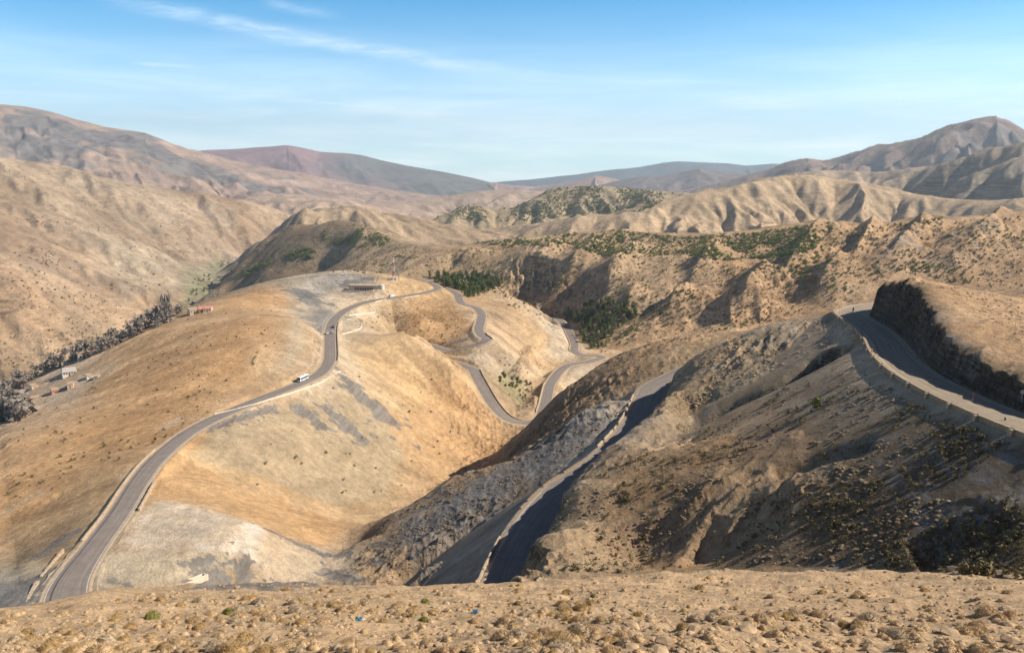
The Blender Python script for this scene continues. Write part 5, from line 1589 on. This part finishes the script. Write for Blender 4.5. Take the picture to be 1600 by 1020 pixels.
def clump_mesh(name, mats, n, size, shape, trunk=0.0, leaf=0.14, seed=0, tri=True, lobes=5):
    """a plant: leaf-sized faces gathered in several lobes inside an uneven outline (unit height), plus a trunk with limbs"""
    r_ = np.random.default_rng(seed)
    m = MB()
    if trunk > 0:
        m.m = 1
        m.tube((0, 0, -0.12), (0.01, 0.01, trunk), 0.035, 0.026, 6); m.tube((0.01, 0.01, trunk), (0.02, 0, 0.9), 0.026, 0.006, 5)
        for i in range(5):
            a = r_.random() * 6.28; z = trunk + (0.75 - trunk) * i / 5; l = 0.22 * (1 - 0.5 * i / 5)
            m.tube((0.01, 0, z), (l * math.cos(a), l * math.sin(a), z + 0.08), 0.012, 0.004, 4)
    m.m = 0
    cs = []
    for i in range(lobes):
        a = i * 2.4 + r_.random(); z = 0.12 + trunk + (0.86 - trunk) * (i + r_.random() * 0.6) / lobes
        rad = shape(min(z, 0.98)) * (0.35 + 0.65 * r_.random())
        if trunk > 0.1: m.m = 1; m.tube((0.01, 0, max(trunk * .8, z - 0.18)), (rad * math.cos(a), rad * math.sin(a), z), 0.012, 0.006, 4); m.m = 0
        cs.append((rad * math.cos(a), rad * math.sin(a), z, 0.10 + 0.14 * r_.random()))
    V = []; F = []
    for i in range(n):
        c = cs[r_.integers(len(cs))]
        d = r_.normal(size=3); d /= np.linalg.norm(d); q = np.array(c[:3]) + d * c[3] * (0.55 + 0.5 * r_.random()) * np.array([size, size, 0.9])
        q[2] = max(q[2], 0.02)
        u_ = r_.normal(size=3); u_ -= d * (u_ @ d) * 0.6; u_ /= np.linalg.norm(u_); w_ = np.cross(u_, d); w_ /= max(1e-6, np.linalg.norm(w_))
        k = leaf * (0.6 + 0.8 * r_.random()); b = len(V)
        V += [q - u_ * k * .5, q + u_ * k * .5, q + w_ * k * 0.9 + d * k * 0.2]; F.append((b, b + 1, b + 2))
    m.add(V, F)
    return m.mesh(name, mats)


def bare_mesh(name, mats, seed):
    r_ = np.random.default_rng(seed); m = MB()

    def grow(p, d, l, r, k):
        q = p + d * l; m.tube(p, q, r, r * 0.6, 4, False)
        if k == 0: return
        for _ in range(3 if k > 1 else 4):
            e_ = d + r_.normal(size=3) * 0.55; e_[2] += 0.15; e_ /= np.linalg.norm(e_)
            grow(q - d * l * 0.25 * r_.random(), e_, l * (0.62 + 0.2 * r_.random()), r * 0.55, k - 1)
    grow(np.array([0, 0, -0.05]), np.array([0, 0, 1.0]), 0.32, 0.03, 4)
    return m.mesh(name, mats)


def poplar_shape(z): return 0.09
def pine_shape(z): return 0.27 * (1.05 - z) + 0.05
def bush_shape(z): return 0.42 * math.sqrt(max(0.05, 1 - z))


PINE = [clump_mesh('pine_tree', [M['pine'], M['bark']], 230, 1.0, pine_shape, 0.14, 0.11, 10 + i, lobes=11) for i in range(5)]
JUNI = [clump_mesh('juniper_bush', [M['juniper'], M['bark']], 60, 1.5, bush_shape, 0.05, 0.26, 30 + i, lobes=5) for i in range(5)]
DRYB = [clump_mesh('dry_bush', [M['dry_scrub'], M['bark']], 60, 1.6, bush_shape, 0.04, 0.25, 40 + i, lobes=5) for i in range(3)]
BARE = [bare_mesh('bare_tree', [M['twigs']], 50 + i) for i in range(4)]
THIK = [clump_mesh('bare_tree', [M['twigs'], M['bark']], 110, 1.5, bush_shape, 0.05, 0.20, 30 + i, lobes=5) for i in range(5)]
POPL = [clump_mesh('poplar_tree', [M['twigs'], M['bark']], 160, 0.55, poplar_shape, 0.12, 0.08, 60 + i, lobes=10) for i in range(2)]
FRSH = [clump_mesh('green_tree', [M['leaf_fresh'], M['bark']], 140, 1.2, bush_shape, 0.16, 0.16, 70 + i, lobes=7) for i in range(3)]


def inside(poly, u, v):
    c = False; j = len(poly) - 1
    for i in range(len(poly)):
        if (poly[i][1] > v) != (poly[j][1] > v) and u < (poly[j][0] - poly[i][0]) * (v - poly[i][1]) / (poly[j][1] - poly[i][1]) + poly[i][0]: c = not c
        j = i
    return c


def scatter(poly, n, dens=None, rmin=0.0, rmax=1e9, avoid_road=True):
    """n points of the ground that show inside an outline of the photograph, thinned by a world-space density"""
    us = [q[0] for q in poly]; vs = [q[1] for q in poly]; out = []; tries = 0
    while len(out) < n and tries < n * 30:
        tries += 1
        u, v = rng.uniform(min(us), max(us)), rng.uniform(min(vs), max(vs))
        if not inside(poly, u, v): continue
        p = hit(u, v)
        if p is None: continue
        r = math.hypot(p[0], p[1])
        if r < rmin or r > rmax: continue
        if avoid_road and r < 1100:
            i = min(NR - 1, iR(r)); j = min(NA - 1, int(np.searchsorted(AZ, math.atan2(p[0], p[1]))))
            if ROADMASK[i, j] > 0.02: continue
        if dens is not None and rng.random() > dens(p): continue
        out.append(p)
    return out


def place(meshes, pts, hts, name, label, cat, group, wide=1.0, sink=0.05):
    for p, h in zip(pts, hts):
        o = bpy.data.objects.new(name, meshes[rng.integers(len(meshes))]); COL.objects.link(o)
        w = h * wide * rng.uniform(0.85, 1.2)
        o.location = (p[0], p[1], p[2] - sink * h); o.rotation_euler = (0, 0, rng.uniform(0, 6.28)); o.scale = (w, w, h)
        tag(o, label, cat, group)


def as_stuff(name, meshes, pts, hts, wide=1.0, sink=0.05, tilt=0.0):
    """very many plants or stones as one object"""
    datas = []
    for me in meshes:
        v = np.empty(len(me.vertices) * 3, np.float32); me.vertices.foreach_get('co', v)
        li = np.empty(len(me.loops), np.int32); me.loops.foreach_get('vertex_index', li)
        ls = np.empty(len(me.polygons), np.int32); me.polygons.foreach_get('loop_start', ls)
        mi = np.empty(len(me.polygons), np.int32); me.polygons.foreach_get('material_index', mi)
        datas.append((v.reshape(-1, 3), li, ls, mi))
    V = []; LI = []; LS = []; MI = []; nv = nl = 0
    for p, h in zip(pts, hts):
        v, li, ls, mi = datas[rng.integers(len(datas))]
        a = rng.uniform(0, 6.28); w = h * wide * rng.uniform(0.8, 1.25); c, s = math.cos(a) * w, math.sin(a) * w
        q = np.empty_like(v); q[:, 0] = v[:, 0] * c - v[:, 1] * s + p[0]; q[:, 1] = v[:, 0] * s + v[:, 1] * c + p[1]; q[:, 2] = v[:, 2] * h + p[2] - sink * h
        V.append(q); LI.append(li + nv); LS.append(ls + nl); MI.append(mi); nv += len(v); nl += len(li)
    if not V: return
    V, LI, LS, MI = np.concatenate(V), np.concatenate(LI), np.concatenate(LS), np.concatenate(MI)
    me = bpy.data.meshes.new(name); me.vertices.add(len(V)); me.vertices.foreach_set('co', V.ravel())
    me.loops.add(len(LI)); me.loops.foreach_set('vertex_index', LI); me.polygons.add(len(LS)); me.polygons.foreach_set('loop_start', LS); me.polygons.foreach_set('material_index', MI)
    for m_ in meshes[0].materials: me.materials.append(m_)
    me.update()
    if 'stone' in name: me.polygons.foreach_set('use_smooth', np.zeros(len(LS), bool))
    o = bpy.data.objects.new(name, me); COL.objects.link(o); o['kind'] = 'stuff'; return o


U = rng.uniform
g1 = scatter([(668, 434), (690, 430), (720, 429), (760, 433), (795, 440), (775, 452), (745, 466), (720, 467), (700, 457), (682, 445)], 150)
place(PINE, g1, U(6, 10, len(g1)), 'pine_tree', 'dark green pine in the dense grove right behind the pass', 'pine', 'pines of the grove behind the pass', 0.95)
g2 = scatter([(878, 492), (905, 481), (945, 470), (985, 480), (1000, 492), (965, 515), (938, 545), (920, 549), (908, 525), (893, 507)], 150)
place(PINE, g2, U(5.5, 9.5, len(g2)), 'pine_tree', 'dark green pine in the grove above the far end of the valley road', 'pine', 'pines of the grove above the valley road', 0.95)
patch = lambda f, lo, hi, sd: (lambda p: float(np.clip((fbm(np.array([p[0] / f]), np.array([p[1] / f]), 3, sd)[0] - lo) / (hi - lo), 0, 1)))
NW = [(498, 372), (510, 355), (540, 350), (572, 353), (612, 374), (600, 387), (560, 386), (520, 382)]
NE = [(740, 380), (760, 378), (830, 370), (880, 367), (960, 360), (1010, 366), (1060, 371), (1120, 368), (1200, 361), (1298, 348), (1300, 362), (1270, 392), (1220, 402), (1130, 408), (1060, 398), (980, 404), (930, 398), (890, 382), (800, 386)]
SD = [(1235, 425), (1290, 378), (1288, 402), (1252, 440), (1200, 450), (1190, 440)]
pts = scatter(NW, 420, patch(60, -0.25, 0.2, 91), 600) + scatter(NE, 2600, patch(70, -0.55, 0.1, 92), 600) + scatter(SD, 60, patch(60, -0.4, 0.2, 93), 600) + scatter([(1388, 352), (1430, 345), (1472, 341), (1470, 347), (1420, 354)], 45, None, 600) + \
    scatter([(620, 400), (650, 388), (650, 392), (625, 408)], 16) + scatter([(780, 470), (850, 478), (900, 500), (860, 500), (800, 482)], 34)
sz = 1.0 + 2.2 * rng.random(len(pts))**1.8; o_ = np.argsort(-sz / np.array([np.linalg.norm(q) for q in pts])); pts = [pts[i] for i in o_]; sz = sz[o_]
place(JUNI, pts[:300], sz[:300], 'juniper_bush', 'rounded dark green juniper on the crest of the hills across the valley', 'bush', 'junipers on the crest of the far hills', 1.5)
as_stuff('scrub', JUNI, pts[300:], sz[300:], 1.5)
H1P = [(440, 372), (520, 355), (600, 378), (700, 392), (800, 385), (960, 370), (1120, 375), (1300, 355), (1600, 340), (1600, 460), (1480, 440), (1400, 425), (1340, 470), (1250, 490), (1150, 515), (1010, 530), (940, 552), (900, 500), (800, 470), (690, 425), (600, 428), (470, 425), (380, 430), (350, 425)]
pts = scatter(H1P, 2600, patch(45, -0.55, 0.25, 94), 560)
as_stuff('scrub', DRYB + JUNI[:0], pts, U(0.8, 2.0, len(pts)), 1.3)
pts = scatter(H1P, 1100, patch(80, -0.2, 0.4, 95), 560)
as_stuff('scrub', JUNI, pts, U(1.2, 2.8, len(pts)), 1.2)
pts = scatter([(675, 340), (740, 316), (800, 322), (880, 290), (1000, 290), (1060, 300), (1010, 330), (900, 336), (830, 346), (750, 346)], 2200, patch(130, -0.3, 0.15, 96))
as_stuff('scrub', JUNI, pts, U(2, 4.5, len(pts)), 1.8)
pts = scatter([(0, 470), (90, 440), (200, 480), (280, 480), (230, 520), (130, 545), (0, 580)], 300, patch(90, -0.3, 0.3, 97))
as_stuff('scrub', DRYB + JUNI[:0], pts, U(1.3, 3.0, len(pts)), 1.3)
pts = scatter([(0, 250), (250, 300), (420, 330), (350, 400), (200, 470), (0, 470)], 260, patch(150, -0.1, 0.4, 98))
as_stuff('scrub', DRYB, pts, U(2.0, 4.0, len(pts)), 1.3)
pts = scatter([(560, 500), (700, 470), (740, 530), (690, 540), (640, 520)], 90) + scatter([(770, 560), (850, 560), (860, 600), (830, 650), (790, 620)], 45) + scatter([(100, 600), (330, 480), (470, 480), (380, 620), (200, 720), (0, 800), (0, 680)], 170, patch(40, -0.3, 0.3, 99)) + scatter([(560, 560), (700, 600), (740, 690), (600, 780), (400, 760), (400, 690)], 40)
as_stuff('scrub', DRYB, pts, U(0.5, 1.3, len(pts)), 1.3)
pts = scatter([(770, 582), (800, 588), (830, 600), (820, 625), (800, 612), (780, 600)], 26)
place(FRSH, pts, U(1.5, 3.2, len(pts)), 'green_bush', 'fresh green bush in the hollow inside the valley U bend', 'bush', 'green bushes inside the U bend', 1.2)
vb = scatter([(0, 600), (60, 570), (130, 540), (215, 510), (260, 485), (300, 478), (262, 505), (200, 530), (150, 556), (60, 590), (0, 640)], 80)
place(THIK, vb, U(6, 11, len(vb)), 'bare_tree', 'bare grey tree along the stream below the left hillside', 'tree', 'bare trees along the valley stream', 0.9)
vb = scatter([(0, 640), (35, 640), (38, 655), (0, 662)], 22)
place(THIK, vb, U(8, 13, len(vb)), 'bare_tree', 'bare grey tree in the thicket below the white house', 'tree', 'bare trees of the thicket at far left', 1.0)
vb = scatter([(295, 440), (335, 425), (330, 470), (290, 478), (300, 455)], 26, None, 1500)
place(FRSH, vb, U(5, 10, len(vb)), 'green_tree', 'pale green tree on the valley floor beside the poplars', 'tree', 'pale green valley trees', 0.9)
vb = scatter([(335, 405), (350, 403), (360, 412), (345, 418)], 14) + scatter([(345, 420), (368, 416), (370, 425), (350, 430)], 14) + scatter([(368, 428), (395, 418), (420, 405), (425, 412), (380, 434)], 40) + scatter([(445, 400), (470, 388), (495, 390), (490, 404), (455, 406)], 60)
place(JUNI, vb, U(2.5, 5.5, len(vb)), 'juniper_tree', 'dark green tree in the clumps where the spur meets the valley', 'tree', 'dark trees at the foot of the spur', 1.3)
for u, v in ((256, 496), (261, 494), (266, 492)):
    p = hit(u, v)
    if p is not None: place(THIK, [p], [U(17, 21)], 'poplar_tree', 'tall bare poplar in the row of three beside the stream', 'tree', 'row of tall poplars', 0.22)
p = hit(1275, 640)
if p is not None: place(FRSH, [p], [3.0], 'green_bush', 'lone bright green bush on the dark slope below the upper road', 'bush', None, 1.0)

# ------------------------------------------------------------------ stones on the dark slopes


def stone_mesh(name, mat, seed, flat=0.6):
    r_ = np.random.default_rng(seed); bm = bmesh.new(); bmesh.ops.create_icosphere(bm, subdivisions=1, radius=0.5)
    ax = [Vector(r_.normal(size=3)).normalized() for _ in range(7)]
    for v in bm.verts:
        for a in ax:
            d = v.co.dot(a)
            if d > 0.33: v.co -= a * (d - 0.33) * 0.9
        v.co.z *= flat; v.co += Vector(r_.normal(size=3)) * 0.025
    me = bpy.data.meshes.new(name); bm.to_mesh(me); bm.free(); me.materials.append(mat); return me


STN = [stone_mesh('loose_stones', M['stone'], 80 + i) for i in range(4)]
STD = [stone_mesh('loose_stones', M['stone_dark'], 90 + i, 0.7) for i in range(4)]
DARKP = [(840, 885), (880, 770), (1010, 702), (1180, 640), (1290, 560), (1335, 545), (1400, 620), (1500, 665), (1600, 700), (1600, 905), (1400, 888), (1120, 882), (940, 898)]
pts = scatter(DARKP, 4200, patch(16, -0.15, 0.3, 111)); big = rng.random(len(pts))**5
as_stuff('loose_stones', STD, pts, 0.14 + 0.9 * big, 1.2, -0.05)
pts = scatter(DARKP, 2300, patch(24, -0.05, 0.35, 112))
as_stuff('dry_tufts', DRYB, pts, 0.18 + 0.75 * rng.random(len(pts))**3, 1.5)
RIDG = [(552, 880), (605, 812), (700, 757), (838, 695), (955, 628), (985, 640), (940, 690), (860, 740), (780, 790), (690, 850), (620, 905)]
pts = scatter(RIDG, 1300, patch(14, -0.3, 0.3, 113))
as_stuff('loose_stones', STD, pts, 0.2 + 0.8 * rng.random(len(pts))**3, 1.2, -0.1)
pts = scatter([(780, 705), (870, 625), (960, 558), (1060, 525), (1140, 520), (1300, 495), (1330, 530), (1180, 590), (1060, 650), (1045, 600), (960, 622), (860, 675)], 1500, patch(16, -0.3, 0.3, 114))
as_stuff('loose_stones', STN, pts, 0.25 + 0.8 * rng.random(len(pts))**3, 1.2, -0.1)
pts = scatter([(1385, 440), (1440, 440), (1530, 492), (1600, 532), (1600, 625), (1500, 582), (1430, 520), (1370, 492)], 5) + scatter([(1400, 430), (1480, 440), (1600, 470), (1600, 530), (1480, 455)], 350)
as_stuff('loose_stones', STN, pts, 0.2 + 0.7 * rng.random(len(pts))**3, 1.2, -0.1)

# ------------------------------------------------------------------ cushion plants, stones and litter on the near slope


def cushion_mesh(name, mat, seed, n=1500, wb=0.010):
    """spiny cushion plant: a dome of short upright blades over a rounded heart"""
    r_ = np.random.default_rng(seed); m = MB()
    bm = bmesh.new(); bmesh.ops.create_icosphere(bm, subdivisions=3, radius=1.0)
    off = r_.random(3) * 9
    lob = lambda d: 1 + 0.22 * float(vnoise(np.array([d[0] * 1.6 + off[0]]), np.array([d[1] * 1.6 + d[2] + off[1]]), seed)[0]) + 0.10 * float(vnoise(np.array([d[0] * 4 + off[1]]), np.array([d[1] * 4 + d[2] * 3 + off[2]]), seed + 1)[0])
    vs = [v.co.copy() for v in bm.verts]; fs = [tuple(x.index for x in f.verts) for f in bm.faces]; bm.free()
    m.add([(v.x * .39 * lob(v), v.y * .39 * lob(v), max(-0.12, v.z * .70 * lob(v))) for v in vs], fs)
    V = []; F = []
    for i in range(n):
        d = r_.normal(size=3); d[2] = abs(d[2]) * 0.9; d /= np.linalg.norm(d); k = lob(d)
        b = np.array([d[0] * .36 * k, d[1] * .36 * k, d[2] * .66 * k])
        g = d + r_.normal(size=3) * 0.5 + np.array([0, 0, .2]); g /= np.linalg.norm(g); s = np.cross(g, r_.normal(size=3)); s /= np.linalg.norm(s)
        l = 0.08 + 0.17 * r_.random(); w = wb * (0.6 + 0.8 * r_.random()); j = len(V)
        V += [b - s * w, b + s * w, b + g * l * np.array([.7, .7, 1.3])]; F.append((j, j + 1, j + 2))
    m.add(V, F); return m.mesh(name, [mat])


CUS = {k: [cushion_mesh('cushion_shrub', M[k], 200 + i + 10 * j) for i in range(3)] for j, k in enumerate(('straw', 'ochre', 'greyplant', 'greenplant'))}
LOWC = {k: [cushion_mesh('low_cushions', M[k], 300 + i + 10 * j, 260, 0.022) for i in range(3)] for j, k in enumerate(('straw', 'ochre', 'greyplant'))}
GREEN = [(237, 966, 0.85, 'bright green cushion shrub left of the other green one on the near slope'), (357, 959, 0.72, 'bright green rounded shrub near the left centre of the stony slope'), (664, 942, 0.55, 'small green cushion shrub close to the slope edge below the shaded road'), (662, 970, 0.5, 'yellow green cushion shrub just below the small green one'),
         (808, 944, 0.42, 'small dull green shrub at the slope edge left of the middle'), (927, 932, 0.42, 'small green tuft near the slope edge right of the shaded road')]
used = []
for u, v, w, lab in GREEN:
    p = hit(u, v)
    if p is None: continue
    place(CUS['greenplant'], [p], [w * 0.42], 'cushion_shrub', lab, 'shrub', 'green cushion shrubs', 1.5, 0.1); used.append(p)
FGP = [(0, 1020), (0, 955), (100, 945), (180, 928), (300, 917), (420, 909), (520, 914), (650, 919), (780, 916), (900, 908), (1000, 898), (1120, 889), (1250, 889), (1400, 893), (1500, 897), (1600, 910), (1600, 1020)]
side = lambda p: 1.0 if p[0] < 0.11 * p[1] else 0.25
pts = [p for p in scatter(FGP, 850, lambda p: side(p) * (0.08 + 0.92 * patch(5, -0.15, 0.35, 121)(p)), avoid_road=False) if all((p[0] - q[0])**2 + (p[1] - q[1])**2 > 0.5 for q in used)]
kinds = rng.choice(['straw', 'ochre', 'greyplant'], len(pts), p=[.48, .30, .22])
sz = 0.14 + 0.52 * rng.random(len(pts))**2.4
show = sz / np.array([np.linalg.norm(q) for q in pts]); o_ = np.argsort(-show)
LAB = {'straw': 'pale straw coloured cushion shrub on the stony slope in front', 'ochre': 'ochre brown cushion shrub on the stony slope in front', 'greyplant': 'ashen grey cushion shrub on the stony slope in front'}
for i in o_[:300]: place(CUS[kinds[i]], [pts[i]], [sz[i] * rng.uniform(0.30, 0.52)], 'cushion_shrub', LAB[kinds[i]], 'shrub', kinds[i].replace('greyplant', 'grey') + ' cushion shrubs on the near slope', 2.1, 0.14)
for k in LAB:
    q = [i for i in o_[300:] if kinds[i] == k]; as_stuff('low_cushions', LOWC[k], [pts[i] for i in q], [sz[i] * 0.38 for i in q], 2.2, 0.14)
pts = scatter(FGP, 4600, None, avoid_road=False)
as_stuff('dry_grass', LOWC['straw'], pts[:1500:2], 0.05 + 0.14 * rng.random(750)**2.5, 1.7, 0.1)
hts = 0.03 + 0.15 * rng.random(len(pts) - 1500)**5
as_stuff('loose_stones', STN, pts[1500:], hts, 1.3, -0.15)
rk = [p for p in scatter(FGP, 150, lambda p: 1.0 if p[0] > 0.11 * p[1] else 0.3, avoid_road=False)]
place(STN, rk, 0.12 + 0.24 * rng.random(len(rk))**2, 'rock', 'weathered brown rock lying on the near stony slope', 'rock', 'rocks on the near slope', 1.5, -0.1)
for u, v, lab in ((562, 968, 'small scrap of blue plastic litter on the near slope, left one'), (743, 956, 'crumpled blue plastic litter among the cushions below the shaded road')):
    p = hit(u, v)
    if p is None: continue
    r_ = np.random.default_rng(int(u)); bm = bmesh.new(); bmesh.ops.create_grid(bm, x_segments=7, y_segments=7, size=0.065)
    for q in bm.verts: q.co.z = 0.03 + 0.05 * r_.random(); q.co.x += 0.03 * r_.normal(); q.co.y += 0.03 * r_.normal()
    bmesh.ops.solidify(bm, geom=bm.faces[:], thickness=0.006)
    me = bpy.data.meshes.new('plastic_bag'); bm.to_mesh(me); bm.free(); tag(link('plastic_bag', me, M['blue_plastic'], None, p), lab, 'litter')
